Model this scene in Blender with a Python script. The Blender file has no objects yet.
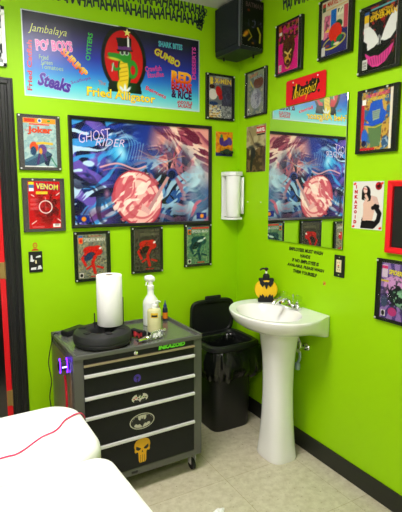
import bpy, bmesh, math, random
import numpy as np
from mathutils import Vector, Matrix

S = bpy.context.scene
COL = S.collection
R = math.radians

# ------------------------------------------------------------------ camera, light, exposure
cam_d = bpy.data.cameras.new('camera'); cam = bpy.data.objects.new('camera', cam_d); COL.objects.link(cam)
cam.location = (-1.818, -2.736, 1.526)
cam.rotation_euler = (R(90 - 7.756), 0, R(-29.106))
cam_d.sensor_fit = 'HORIZONTAL'; cam_d.sensor_width = 36.0; cam_d.lens = 465.86 / 402 * 36.0
cam_d.clip_start = 0.02
S.camera = cam
S.view_settings.view_transform = 'Standard'; S.view_settings.look = 'None'
S.view_settings.gamma = 1.0; S.view_settings.use_curve_mapping = False
S.view_settings.exposure = -0.06
w = bpy.data.worlds.new('world'); S.world = w; w.use_nodes = True
w.node_tree.nodes['Background'].inputs[0].default_value = (1, 1, 1, 1)
w.node_tree.nodes['Background'].inputs[1].default_value = 0.3
def area_light(name, loc, sx, sy, watts, col):
    l = bpy.data.lights.new(name, 'AREA'); l.shape = 'RECTANGLE'; l.size = sx; l.size_y = sy
    l.energy = watts; l.color = col
    l.spread = R(165)
    o = bpy.data.objects.new(name, l); COL.objects.link(o); o.location = loc
    return o
LIGHT_COL = (1.0, 0.93, 0.93)
PANELS = [(-1.5, -1.2, 31), (-2.4, -3.2, 8)]
for px_, py_, wt in PANELS:
    area_light('ceiling_panel_light', (px_, py_, 2.605), 1.16, 0.56, wt, LIGHT_COL)

# ------------------------------------------------------------------ materials
def s2l(c):
    return tuple((x / 12.92 if x <= 0.04045 else ((x + 0.055) / 1.055) ** 2.4) for x in c)
def rgb(r, g, b):
    return s2l((r / 255, g / 255, b / 255))
MATS = {}
def mat(name, col, rough=0.5, metal=0.0, spec=0.5, bump=0.0, bscale=60, var=0.0, vscale=8, coat=0.0, trans=0.0, ior=1.45, emit=0, stretch=None):
    if name in MATS: return MATS[name]
    m = bpy.data.materials.new(name); m.use_nodes = True; MATS[name] = m
    nt = m.node_tree; b = nt.nodes['Principled BSDF']
    b.inputs['Base Color'].default_value = (*col, 1); b.inputs['Roughness'].default_value = rough
    b.inputs['Metallic'].default_value = metal; b.inputs['Specular IOR Level'].default_value = spec
    b.inputs['IOR'].default_value = ior; b.inputs['Coat Weight'].default_value = coat
    b.inputs['Transmission Weight'].default_value = trans
    tc = nt.nodes.new('ShaderNodeTexCoord')
    src = tc.outputs['Object']
    if stretch:
        mp = nt.nodes.new('ShaderNodeMapping'); mp.inputs['Scale'].default_value = stretch
        nt.links.new(src, mp.inputs[0]); src = mp.outputs[0]
    if var:
        n = nt.nodes.new('ShaderNodeTexNoise'); n.inputs['Scale'].default_value = vscale; n.inputs['Detail'].default_value = 5
        nt.links.new(src, n.inputs['Vector'])
        r = nt.nodes.new('ShaderNodeMapRange'); r.inputs['From Min'].default_value = .3; r.inputs['From Max'].default_value = .7
        r.inputs['To Min'].default_value = 1 - var; r.inputs['To Max'].default_value = 1 + var
        nt.links.new(n.outputs['Fac'], r.inputs['Value'])
        mx = nt.nodes.new('ShaderNodeVectorMath'); mx.operation = 'SCALE'; mx.inputs[0].default_value = col
        nt.links.new(r.outputs['Result'], mx.inputs['Scale']); nt.links.new(mx.outputs[0], b.inputs['Base Color'])
    if bump:
        n = nt.nodes.new('ShaderNodeTexNoise'); n.inputs['Scale'].default_value = bscale; n.inputs['Detail'].default_value = 3
        nt.links.new(src, n.inputs['Vector'])
        bp = nt.nodes.new('ShaderNodeBump'); bp.inputs['Strength'].default_value = bump; bp.inputs['Distance'].default_value = 0.004
        nt.links.new(n.outputs['Fac'], bp.inputs['Height']); nt.links.new(bp.outputs[0], b.inputs['Normal'])
    if emit:
        b.inputs['Emission Color'].default_value = (*col, 1); b.inputs['Emission Strength'].default_value = emit
    return m
def print_mat(name, rough, spec=0.5):
    m = bpy.data.materials.new(name); m.use_nodes = True; MATS[name] = m
    nt = m.node_tree; b = nt.nodes['Principled BSDF']
    a = nt.nodes.new('ShaderNodeAttribute'); a.attribute_name = 'Col'
    nt.links.new(a.outputs['Color'], b.inputs['Base Color'])
    b.inputs['Roughness'].default_value = rough; b.inputs['Specular IOR Level'].default_value = spec
    return m
M_PRINT = print_mat('printed_paper', 0.5, .2)
M_VINYL = print_mat('printed_vinyl', 0.27)
M_DECAL = print_mat('sticker_print', 0.5)

def acrylic(name, tint=(1, 1, 1), strength=1.0):
    m = bpy.data.materials.new(name); m.use_nodes = True; MATS[name] = m
    nt = m.node_tree
    for n in list(nt.nodes):
        if n.type != 'OUTPUT_MATERIAL': nt.nodes.remove(n)
    out = [n for n in nt.nodes if n.type == 'OUTPUT_MATERIAL'][0]
    t = nt.nodes.new('ShaderNodeBsdfTransparent'); t.inputs[0].default_value = (*tint, 1)
    g = nt.nodes.new('ShaderNodeBsdfGlossy'); g.inputs['Roughness'].default_value = 0.05
    f = nt.nodes.new('ShaderNodeLayerWeight'); f.inputs['Blend'].default_value = .5
    pw = nt.nodes.new('ShaderNodeMath'); pw.operation = 'POWER'; pw.inputs[1].default_value = 5
    mu = nt.nodes.new('ShaderNodeMath'); mu.operation = 'MULTIPLY_ADD'; mu.inputs[1].default_value = .35 * strength; mu.inputs[2].default_value = .009 * strength
    nt.links.new(f.outputs['Facing'], pw.inputs[0])
    mx = nt.nodes.new('ShaderNodeMixShader')
    nt.links.new(pw.outputs[0], mu.inputs[0]); nt.links.new(mu.outputs[0], mx.inputs[0])
    nt.links.new(t.outputs[0], mx.inputs[1]); nt.links.new(g.outputs[0], mx.inputs[2])
    nt.links.new(mx.outputs[0], out.inputs[0])
    return m
M_ACR = acrylic('clear_acrylic')
M_CLEARPL = acrylic('clear_plastic', (.93, .95, .95), 2.0)

GREEN = rgb(156, 212, 0)
M_WALL = mat('green_wall_paint', GREEN, .5, spec=.3, bump=.12, bscale=220, var=.025, vscale=1.2)
M_OFFW = mat('off_white_wall_paint', rgb(214, 210, 208), .6)
M_CEIL = mat('ceiling_paint', rgb(228, 228, 222), .8, bump=.2, bscale=120)
M_BLACKTRIM = mat('black_gloss_trim', rgb(24, 26, 25), .38, bump=.1, bscale=30)
M_BASE = mat('dark_vinyl_baseboard', rgb(34, 36, 28), .5)
M_RED = mat('red_paint', rgb(225, 18, 30), .35)
M_BLACK = mat('black_plastic', rgb(24, 25, 26), .38)
M_BLACKM = mat('matte_black', rgb(20, 21, 22), .7)
M_FRAMEB = mat('black_frame', rgb(22, 24, 24), .3)
M_FRAMEG = mat('smoky_grey_frame', rgb(72, 70, 68), .3)
M_BACKB = mat('black_backing', rgb(26, 28, 26), .5)
M_CHROME = mat('chrome', (.8, .8, .82), .12, metal=1)
M_SILVER = mat('brushed_aluminium', (.70, .69, .69), .38, metal=.25)
M_BRONZE = mat('worn_aluminium', rgb(165, 150, 118), .35, metal=.6)
M_GREYM = mat('grey_powder_coat', rgb(98, 99, 96), .36, metal=.35, var=.05, vscale=12)
M_TOP = mat('grey_tray_surface', rgb(120, 122, 116), .22, metal=.5, var=.05, vscale=5)
M_DRAWER = mat('black_drawer_steel', rgb(24, 26, 28), .4, spec=.3, var=.08, vscale=20)
M_PORC = mat('white_porcelain', rgb(240, 240, 238), .12, coat=.5)
M_SHEET = mat('white_sheet', rgb(238, 237, 234), .75, bump=.5, bscale=9)
M_WHITE = mat('white_plastic', rgb(238, 238, 236), .35)
M_PAPER = mat('white_paper_towel', rgb(243, 243, 242), .9, bump=.5, bscale=160)
M_BRASS = mat('brass', rgb(176, 148, 90), .35, metal=.8)
M_BAG = mat('black_garbage_bag', rgb(13, 15, 14), .16, bump=1.0, bscale=34, coat=.3)
M_BIN = mat('black_bin_plastic', rgb(27, 28, 27), .42, bump=.06, bscale=200)
M_RUBBER = mat('black_rubber_plastic', rgb(34, 35, 37), .5, bump=.05, bscale=100)
M_IVORY = mat('ivory_plastic', rgb(228, 214, 170), .4)
M_PINK = mat('pink_cord', rgb(226, 20, 92), .45)
M_YEL = mat('yellow_resin', rgb(238, 190, 12), .45)
M_LIQ = mat('cloudy_yellow_bottle', rgb(214, 210, 158), .4, coat=.2, var=.05, vscale=10)
M_LETTER = mat('dark_wall_lettering', rgb(38, 62, 58), .6)
M_NAVY = mat('speaker_cabinet', rgb(30, 36, 44), .45, bump=.1, bscale=200)
M_PURPLE = mat('purple_led', (.13, .012, 1.0), .4, emit=5)
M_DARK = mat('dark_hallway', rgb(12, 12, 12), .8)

def mirror_mat():
    m = mat('mirror_glass', (.86, .9, .86), .0, metal=1)
    m.node_tree.nodes['Principled BSDF'].inputs['Roughness'].default_value = .015
    return m
M_MIRROR = mirror_mat()

def floor_mat():
    m = bpy.data.materials.new('vinyl_tile'); m.use_nodes = True
    nt = m.node_tree; N = nt.nodes; L = nt.links; b = N['Principled BSDF']
    tc = N.new('ShaderNodeTexCoord')
    mp = N.new('ShaderNodeMapping'); mp.inputs['Location'].default_value = (.12, .776 + .457 * 4, 0)
    L.new(tc.outputs['Object'], mp.inputs[0])
    br = N.new('ShaderNodeTexBrick'); br.offset = 0; br.inputs['Scale'].default_value = 1
    br.inputs['Brick Width'].default_value = .457; br.inputs['Row Height'].default_value = .457
    br.inputs['Mortar Size'].default_value = .0016; br.inputs['Mortar Smooth'].default_value = .4
    br.inputs['Color1'].default_value = (*rgb(204, 197, 176), 1); br.inputs['Color2'].default_value = (*rgb(199, 191, 169), 1)
    br.inputs['Mortar'].default_value = (*rgb(168, 156, 122), 1)
    L.new(mp.outputs[0], br.inputs['Vector'])
    n = N.new('ShaderNodeTexNoise'); n.inputs['Scale'].default_value = 26; n.inputs['Detail'].default_value = 7; n.inputs['Roughness'].default_value = .65
    L.new(tc.outputs['Object'], n.inputs['Vector'])
    cr = N.new('ShaderNodeValToRGB'); cr.color_ramp.elements[0].position = .3; cr.color_ramp.elements[0].color = (.8, .77, .68, 1)
    cr.color_ramp.elements[1].position = .62; cr.color_ramp.elements[1].color = (1.05, 1.05, 1.03, 1)
    L.new(n.outputs['Fac'], cr.inputs[0])
    v = N.new('ShaderNodeTexNoise'); v.inputs['Scale'].default_value = 75; v.inputs['Detail'].default_value = 2
    L.new(tc.outputs['Object'], v.inputs['Vector'])
    cr2 = N.new('ShaderNodeValToRGB'); cr2.color_ramp.elements[0].position = .26; cr2.color_ramp.elements[0].color = (.5, .44, .34, 1)
    cr2.color_ramp.elements[1].position = .34; cr2.color_ramp.elements[1].color = (1, 1, 1, 1)
    L.new(v.outputs['Fac'], cr2.inputs[0])
    m1 = N.new('ShaderNodeMixRGB'); m1.blend_type = 'MULTIPLY'; m1.inputs[0].default_value = 1
    m2 = N.new('ShaderNodeMixRGB'); m2.blend_type = 'MULTIPLY'; m2.inputs[0].default_value = 1
    L.new(br.outputs['Color'], m1.inputs[1]); L.new(cr.outputs[0], m1.inputs[2])
    L.new(m1.outputs[0], m2.inputs[1]); L.new(cr2.outputs[0], m2.inputs[2]); L.new(m2.outputs[0], b.inputs['Base Color'])
    b.inputs['Roughness'].default_value = .34; b.inputs['Specular IOR Level'].default_value = .35
    return m
M_FLOOR = floor_mat()

# ------------------------------------------------------------------ mesh helpers
def finish(name, bm, m, parent=None, loc=None, smooth=False, rot=None, recalc=True):
    me = bpy.data.meshes.new(name)
    if recalc: bmesh.ops.recalc_face_normals(bm, faces=bm.faces[:])
    bm.to_mesh(me); bm.free()
    if smooth:
        me.polygons.foreach_set('use_smooth', [True] * len(me.polygons))
        try: me.set_sharp_from_angle(angle=R(38))
        except Exception: pass
    for x in (m if isinstance(m, (list, tuple)) else [m]): me.materials.append(x)
    o = bpy.data.objects.new(name, me); COL.objects.link(o)
    if parent is not None: o.parent = parent
    if loc is not None: o.location = loc
    if rot is not None: o.rotation_euler = rot
    return o
def box(bm, x0, x1, y0, y1, z0, z1, bevel=0, seg=2, mi=0, mx=None):
    r = bmesh.ops.create_cube(bm, size=1)
    vs = r['verts']
    for v in vs:
        v.co = Vector((x0 + (v.co.x + .5) * (x1 - x0), y0 + (v.co.y + .5) * (y1 - y0), z0 + (v.co.z + .5) * (z1 - z0)))
    fs = set(f for v in vs for f in v.link_faces)
    if bevel:
        es = list(set(e for v in vs for e in v.link_edges))
        r2 = bmesh.ops.bevel(bm, geom=es, offset=bevel, segments=seg, profile=.5, affect='EDGES')
        fs = set(r2['faces']) | set(f for f in fs if f.is_valid)
        vs = list(set(v for f in fs for v in f.verts))
    for f in fs: f.material_index = mi
    if mx is not None: bmesh.ops.transform(bm, matrix=mx, verts=list(vs))
    return vs
def loft(bm, rings, close_u=True, cap0=True, cap1=True, mi=0):
    vr = [[bm.verts.new(p) for p in ring] for ring in rings]
    n = len(vr[0]); fs = []
    for a, b in zip(vr, vr[1:]):
        for i in range(n if close_u else n - 1):
            j = (i + 1) % n
            fs.append(bm.faces.new((a[i], a[j], b[j], b[i])))
    if cap0: fs.append(bm.faces.new(vr[0][::-1]))
    if cap1: fs.append(bm.faces.new(vr[-1]))
    for f in fs: f.material_index = mi
    return vr
def ring(cx, cy, z, rx, ry, n=32, p=2.0, rot=0):
    out = []
    for i in range(n):
        t = 2 * math.pi * i / n; c, s = math.cos(t), math.sin(t)
        x = rx * abs(c) ** (2 / p) * (1 if c >= 0 else -1); y = ry * abs(s) ** (2 / p) * (1 if s >= 0 else -1)
        out.append(Vector((cx + x * math.cos(rot) - y * math.sin(rot), cy + x * math.sin(rot) + y * math.cos(rot), z)))
    return out
def lathe(bm, prof, cx=0, cy=0, n=28, mi=0, mx=None, cap=True):
    rings = [ring(cx, cy, z, max(r, 1e-4), max(r, 1e-4), n) for r, z in prof]
    vr = loft(bm, rings, cap0=cap, cap1=cap, mi=mi)
    if mx is not None: bmesh.ops.transform(bm, matrix=mx, verts=[v for r_ in vr for v in r_])
    return vr
def tube(bm, pts, r, n=8, mi=0, radii=None):
    pts = [Vector(p) for p in pts]; rings = []
    up = Vector((0, 0, 1)); prev = None
    for i, p in enumerate(pts):
        t = (pts[min(i + 1, len(pts) - 1)] - pts[max(i - 1, 0)]).normalized()
        if prev is None:
            a = t.cross(up) if abs(t.dot(up)) < .95 else t.cross(Vector((1, 0, 0)))
        else: a = prev - t * prev.dot(t)
        a.normalize(); prev = a; b = t.cross(a)
        rr = radii[i] if radii else r
        rings.append([p + (a * math.cos(2 * math.pi * k / n) + b * math.sin(2 * math.pi * k / n)) * rr for k in range(n)])
    loft(bm, rings, mi=mi)
def catmull(pts, k=8, closed=False):
    P = [Vector(p) for p in pts]; n = len(P); out = []
    rng = range(n if closed else n - 1)
    for i in rng:
        if closed: a, b, c, d = P[(i - 1) % n], P[i], P[(i + 1) % n], P[(i + 2) % n]
        else: a, b, c, d = P[max(i - 1, 0)], P[i], P[i + 1], P[min(i + 2, n - 1)]
        for j in range(k):
            t = j / k
            out.append(.5 * ((2 * b) + (c - a) * t + (2 * a - 5 * b + 4 * c - d) * t * t + (3 * b - a - 3 * c + d) * t ** 3))
    if not closed: out.append(P[-1])
    return out
def empty(name, label, cat, loc=(0, 0, 0), rz=0, group=None):
    o = bpy.data.objects.new(name, None); COL.objects.link(o); o.empty_display_size = .05
    o.location = loc; o.rotation_euler = (0, 0, rz); o['label'] = label; o['category'] = cat
    if group: o['group'] = group
    return o
def tag(o, label, cat, group=None):
    o['label'] = label; o['category'] = cat
    if group: o['group'] = group
    return o
def struct(name, bm, m, label=None, parent=None):
    o = finish(name, bm, m, parent); o['kind'] = 'structure'
    if label: o['label'] = label
    return o

# ------------------------------------------------------------------ lettering and printed art
_fc = {}
def font(text, offset=0.0, shear=0.0, space=1.0):
    k = (text, offset, shear, space)
    if k in _fc: return _fc[k]
    cu = bpy.data.curves.new('t', 'FONT'); cu.body = text; cu.size = 1; cu.offset = offset; cu.shear = shear
    cu.space_character = space; cu.resolution_u = 2; cu.align_x = 'CENTER'; cu.fill_mode = 'FRONT'
    o = bpy.data.objects.new('t', cu); COL.objects.link(o)
    bpy.context.view_layer.update()
    dg = bpy.context.evaluated_depsgraph_get(); me = o.evaluated_get(dg).to_mesh()
    V = np.array([v.co[:2] for v in me.vertices]); Fc = [tuple(p.vertices) for p in me.polygons]
    o.evaluated_get(dg).to_mesh_clear(); bpy.data.objects.remove(o); bpy.data.curves.remove(cu)
    _fc[k] = (V, Fc); return _fc[k]

def lin(c):
    c = np.clip(np.asarray(c, float) / 255, 0, 1)
    return np.where(c <= .04045, c / 12.92, ((c + .055) / 1.055) ** 2.4) ** 1.12

class Art:
    """A sheet of print: a fine grid of coloured vertices plus lettering; x runs 0..1, y 0..A (up)."""
    def __init__(s, w, h, nx):
        s.w, s.h, s.A = w, h, h / w
        s.nx = nx; s.ny = max(2, int(round(nx * s.A)))
        s.X, s.Y = np.meshgrid(np.linspace(0, 1, s.nx + 1), np.linspace(0, s.A, s.ny + 1))
        s.C = np.ones(s.X.shape + (3,)) * 255; s.txt = []; s.aa = .7 / nx
    def mixin(s, m, col):
        m = np.clip(m, 0, 1)[..., None]; s.C = s.C * (1 - m) + np.asarray(col, float) * m
    def fill(s, col): s.C[:] = col
    def vgrad(s, stops):
        t = s.Y / s.A; ys = [a for a, _ in stops]
        for k in range(3): s.C[..., k] = np.interp(t, ys, [c[k] for _, c in stops])
    def ell(s, cx, cy, rx, ry, col, rot=0, a=1, soft=0):
        c, n = math.cos(R(rot)), math.sin(R(rot)); dx, dy = s.X - cx, s.Y - cy
        u = (dx * c + dy * n) / rx; v = (-dx * n + dy * c) / ry
        d = (1 - np.sqrt(u * u + v * v)) * min(rx, ry)
        s.mixin(a * (d / (s.aa * 2 + soft) + (.5 if not soft else 0)), col)
    def poly(s, pts, col, a=1):
        ins = np.zeros(s.X.shape, bool); n = len(pts)
        for i in range(n):
            x0, y0 = pts[i]; x1, y1 = pts[(i + 1) % n]
            if y0 == y1: continue
            c = ((y0 > s.Y) != (y1 > s.Y)) & (s.X < (x1 - x0) * (s.Y - y0) / (y1 - y0) + x0)
            ins ^= c
        s.mixin(ins * float(a), col)
    def rect(s, x0, y0, x1, y1, col, a=1): s.poly([(x0, y0), (x1, y0), (x1, y1), (x0, y1)], col, a)
    def line(s, pts, wd, col, a=1, smooth=False):
        if smooth: pts = [(p.x, p.y) for p in catmull([(x, y, 0) for x, y in pts], 5)]
        d = np.full(s.X.shape, 9.)
        for (x0, y0), (x1, y1) in zip(pts, pts[1:]):
            L2 = (x1 - x0) ** 2 + (y1 - y0) ** 2 + 1e-12
            t = np.clip(((s.X - x0) * (x1 - x0) + (s.Y - y0) * (y1 - y0)) / L2, 0, 1)
            d = np.minimum(d, np.hypot(s.X - x0 - t * (x1 - x0), s.Y - y0 - t * (y1 - y0)))
        s.mixin(a * ((wd / 2 - d) / (s.aa * 2) + .5), col)
    def noise(s, freq, seed, oct=3):
        rs = np.random.RandomState(seed); out = 0; amp = 1; tot = 0
        for o in range(oct):
            n = int(freq * 2 ** o) + 2; g = rs.rand(int(n * s.A) + 3, n + 2)
            gx, gy = s.X * n, s.Y * n; ix, iy = gx.astype(int), gy.astype(int); fx, fy = gx - ix, gy - iy
            fx = fx * fx * (3 - 2 * fx); fy = fy * fy * (3 - 2 * fy)
            iy = np.minimum(iy, g.shape[0] - 2)
            v = (g[iy, ix] * (1 - fx) + g[iy, ix + 1] * fx) * (1 - fy) + (g[iy + 1, ix] * (1 - fx) + g[iy + 1, ix + 1] * fx) * fy
            out = out + v * amp; tot += amp; amp *= .6
        return out / tot
    def tex(s, freq, seed, col, lo=.5, hi=.6, a=1, mask=None):
        n = s.noise(freq, seed); m = np.clip((n - lo) / (hi - lo), 0, 1) * a
        if mask is not None: m = m * mask
        s.mixin(m, col)
    def mask(s, cx, cy, rx, ry):
        return np.clip(1.6 * (1 - np.hypot((s.X - cx) / rx, (s.Y - cy) / ry)), 0, 1)
    def text(s, t, cx, cy, h, col, wd=None, rot=0, off=.0, shear=0, space=1., col2=None, layer=1, outline=None, ow=.05):
        if outline is not None: s.text(t, cx, cy, h, outline, wd, rot, off + ow, shear, space, None, layer, None)
        V, Fc = font(t, off, shear, space)
        Vb, _ = font(t, 0, shear, space)
        lo, hi = Vb.min(0), Vb.max(0); V = (V - (lo + hi) / 2); V = V * (h / (hi[1] - lo[1]))
        if wd: V[:, 0] *= wd / ((hi[0] - lo[0]) * h / (hi[1] - lo[1]))
        tt = np.clip(V[:, 1] / h + .5, 0, 1)[:, None]
        C = np.asarray(col, float)[None] * tt + np.asarray(col2 if col2 is not None else col, float)[None] * (1 - tt)
        c, n = math.cos(R(rot)), math.sin(R(rot))
        P = np.stack([cx + V[:, 0] * c - V[:, 1] * n, cy + V[:, 0] * n + V[:, 1] * c], 1)
        s.txt.append((P, Fc, C, layer + (0 if outline is None else 1)))
    def shape(s, pts, col, layer=1):
        s.txt.append((np.array(pts, float), [tuple(range(len(pts)))], np.array([col] * len(pts), float), layer))
    def build(s, name, parent, m=None, t=.0012, loc=(0, 0, 0), sheet=True, step=.00035):
        """local frame: x right from the centre, z up from the bottom, front face looks to -y"""
        verts, faces, cols = [], [], []
        if sheet:
            nx, ny = s.nx, s.ny
            P = np.stack([(s.X.ravel() - .5) * s.w, np.full(s.X.size, -t), s.Y.ravel() * s.w], 1)
            verts.append(P); cols.append(lin(s.C.reshape(-1, 3)))
            i = np.arange(ny)[:, None] * (nx + 1) + np.arange(nx)[None]
            i = i.ravel(); faces += [tuple(q) for q in np.stack([i, i + 1, i + nx + 2, i + nx + 1], 1).tolist()]
            b = len(P); w2, H = s.w / 2, s.A * s.w
            B = np.array([(-w2, 0, 0), (w2, 0, 0), (w2, 0, H), (-w2, 0, H), (-w2, -t, 0), (w2, -t, 0), (w2, -t, H), (-w2, -t, H)])
            verts.append(B); cols.append(np.ones((8, 3)) * .75)
            faces += [tuple(b + k for k in q) for q in ((1, 0, 3, 2), (0, 1, 5, 4), (1, 2, 6, 5), (2, 3, 7, 6), (3, 0, 4, 7))]
        base = sum(len(v) for v in verts)
        for P2, Fc, C, ly in s.txt:
            y = -t - step * ly
            P = np.stack([(P2[:, 0] - .5) * s.w, np.full(len(P2), y), P2[:, 1] * s.w], 1)
            verts.append(P); cols.append(lin(C)); faces += [tuple(base + k for k in q) for q in Fc]; base += len(P)
        V = np.concatenate(verts); Cc = np.concatenate(cols)
        me = bpy.data.meshes.new(name); me.from_pydata(V.tolist(), [], faces)
        at = me.color_attributes.new('Col', 'FLOAT_COLOR', 'POINT')
        at.data.foreach_set('color', np.concatenate([Cc, np.ones((len(Cc), 1))], 1).astype(np.float32).ravel())
        me.materials.append(m or M_PRINT)
        o = bpy.data.objects.new(name, me); COL.objects.link(o)
        if parent is not None: o.parent = parent
        o.location = loc
        return o

def on_wall(wall, s, z, off=.002):
    """left wall: s = world x of the middle; right wall: s = distance from the corner"""
    return ((s, -off, z), 0) if wall == 'L' else ((-off, -s, z), R(-90))

# ------------------------------------------------------------------ the room
XW, YW, HC = -3.3, -4.4, 2.70
def wallplate(x0, x1, y0, y1, z0=0, z1=HC):
    bm = bmesh.new(); box(bm, x0, x1, y0, y1, z0, z1); return bm
bm = bmesh.new()
DX1, DX0, DZ = -1.508, -2.42, 2.06           # doorway in the left wall
box(bm, DX1, 0.1, 0, .1, 0, HC); box(bm, XW, DX0, 0, .1, 0, HC); box(bm, DX0, DX1, 0, .1, DZ, HC)
struct('wall_left', bm, M_WALL)
struct('wall_right', wallplate(0, .1, YW, 0), M_WALL)
struct('wall_back', wallplate(XW - .1, .1, YW - .1, YW), M_OFFW)
struct('wall_far', wallplate(XW - .1, XW, YW, .1), M_OFFW)
bm = bmesh.new(); box(bm, XW - .1, .1, YW - .1, 1.3, -.1, 0); struct('floor', bm, M_FLOOR)
bm = bmesh.new(); box(bm, XW - .1, .1, YW - .1, 1.3, HC, HC + .1); struct('ceiling', bm, M_CEIL)
bm = bmesh.new()                               # hallway seen through the doorway; its darkness is put into near-black walls
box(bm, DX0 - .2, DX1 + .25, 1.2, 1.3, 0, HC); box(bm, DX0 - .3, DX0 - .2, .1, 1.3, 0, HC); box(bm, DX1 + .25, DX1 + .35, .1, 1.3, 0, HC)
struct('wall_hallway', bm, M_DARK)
def board(bm, x0, x1, y, h, side):
    pass
bm = bmesh.new()
box(bm, -.011, 0, YW, 0, 0, .105, .003, 2); struct('baseboard_right', bm, M_BASE)
bm = bmesh.new()
box(bm, -1.43, -.011, -.011, 0, 0, .105, .003, 2); struct('baseboard_left', bm, M_BASE)
# door casing: a moulded black architrave with jamb
bm = bmesh.new()
for dz0, dz1 in ((0, DZ + .065),):
    box(bm, DX1 - .006, -1.441, -.012, 0, 0, dz1, .003)
    box(bm, -1.475, -1.449, -.022, 0, 0, dz1 - .01, .005)
    box(bm, DX1 + .002, DX1 + .024, -.018, 0, 0, dz1 - .035, .004)
box(bm, DX0 - .1, DX1, -.012, 0, DZ - .01, DZ + .065, .003); box(bm, DX0 - .1, -1.46, -.022, 0, DZ + .03, DZ + .055, .005)
box(bm, DX1 - .018, DX1 + .0005, 0, .1, 0, DZ); box(bm, DX0, DX0 + .02, 0, .1, 0, DZ); box(bm, DX0, DX1, 0, .1, DZ - .02, DZ)
box(bm, DX0 - .1, DX0 + .005, -.012, 0, 0, DZ + .065, .003)
struct('trim_1', bm, M_BLACKTRIM, 'black moulded casing around the doorway')
# door swung open into the hallway; its red edge faces the room
d = empty('door_1', 'black door with red edge standing open into the dark hallway', 'door', (-1.527, .0, 0)); d['kind'] = 'structure'
bm = bmesh.new(); box(bm, -.030, 0, .014, .86, .01, DZ - .025, .002); finish('door_leaf', bm, M_BLACKTRIM, d)
bm = bmesh.new(); box(bm, -.030, 0, .010, .014, .01, DZ - .025, .001, 1); e_ = finish('edge_band', bm, M_RED, d); e_['label'] = 'red painted door edge'
for hz in (.36, 1.1, 1.8):
    h = bmesh.new(); box(h, -.029, .004, .0070, .0102, hz - .045, hz + .045, .001)
    lathe(h, [(.0065, hz - .048), (.0065, hz + .048)], .002, .008, 12); finish('hinge', h, M_BRASS, d)

# ceiling light panels
for px_, py_, wt in PANELS:
    t = empty('ceiling_light', 'flat fluorescent ceiling panel ' + ('nearest the room corner' if py_ > -3 else 'farthest from the room corner'), 'ceiling light', (px_, py_, 2.66), group='ceiling light panels')
    bm = bmesh.new()
    for a in (-1, 1):
        box(bm, a * .6 - .015, a * .6 + .015, -.315, .315, 0, .04, .003); box(bm, -.6, .6, a * .3 - .015, a * .3 + .015, 0, .04, .003)
    finish('frame', bm, M_WHITE, t)
    bm = bmesh.new(); box(bm, -.56, .56, -.27, .27, -.05, .035, .01, 2)
    finish('diffuser', bm, mat('lamp_diffuser', (1, .98, .96), .5, emit=10), t)

# ------------------------------------------------------------------ the art on each print
K = (18, 18, 20); W_ = (240, 238, 232)
def p_red_title(a):              # pale teal sheet, red-orange masthead
    A = a.A; a.fill((150, 182, 184)); a.tex(6, 1, (176, 200, 196), .45, .6); a.tex(14, 9, (110, 150, 160), .62, .7, .6)
    a.rect(0, A * .9, 1, A, (236, 158, 40)); a.rect(.03, A * .915, .36, A * .985, (214, 66, 40)); a.ell(.5, A * .95, .07, .07, W_); a.ell(.5, A * .95, .045, .045, (70, 110, 190))
    a.ell(.78, A * .95, .05, .03, (60, 160, 70)); a.rect(.18, A * .855, .8, A * .885, (216, 70, 50))
    a.poly([(0, .22), (.66, .54), (.86, .42), (.74, .2), (.3, .02), (0, .02)], (62, 96, 120)); a.poly([(0, .22), (.66, .54), (.7, .5), (.05, .14)], (88, 128, 146))
    a.poly([(.62, .3), (.86, .42), (.72, .02), (.6, .1)], (36, 56, 78))
    a.ell(.3, .62, .13, .17, (222, 88, 40)); a.ell(.28, .5, .09, .14, (40, 76, 110)); a.ell(.56, .56, .13, .16, (104, 76, 140)); a.ell(.5, .5, .05, .1, (224, 160, 50))
    a.line([(.4, .74), (.6, .76), (.86, .74)], .07, (232, 190, 60)); a.line([(.46, .4), (.4, .1)], .07, (84, 60, 116)); a.line([(.6, .4), (.66, .22)], .07, (84, 60, 116))
    a.line([(.82, .3), (.95, .08), (1, .02)], .03, (40, 130, 90)); a.rect(0, 0, .9, .03, W_, .8)
    a.text('THE', .1, A * .74, .07, (216, 60, 36), .14); a.text('Joker', .5, A * .745, .24, (226, 84, 38), .72, off=.03, outline=(120, 30, 20), ow=.02)
    a.text('2ND ISSUE', .82, .6, .04, (190, 60, 40), .22, 8)
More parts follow.
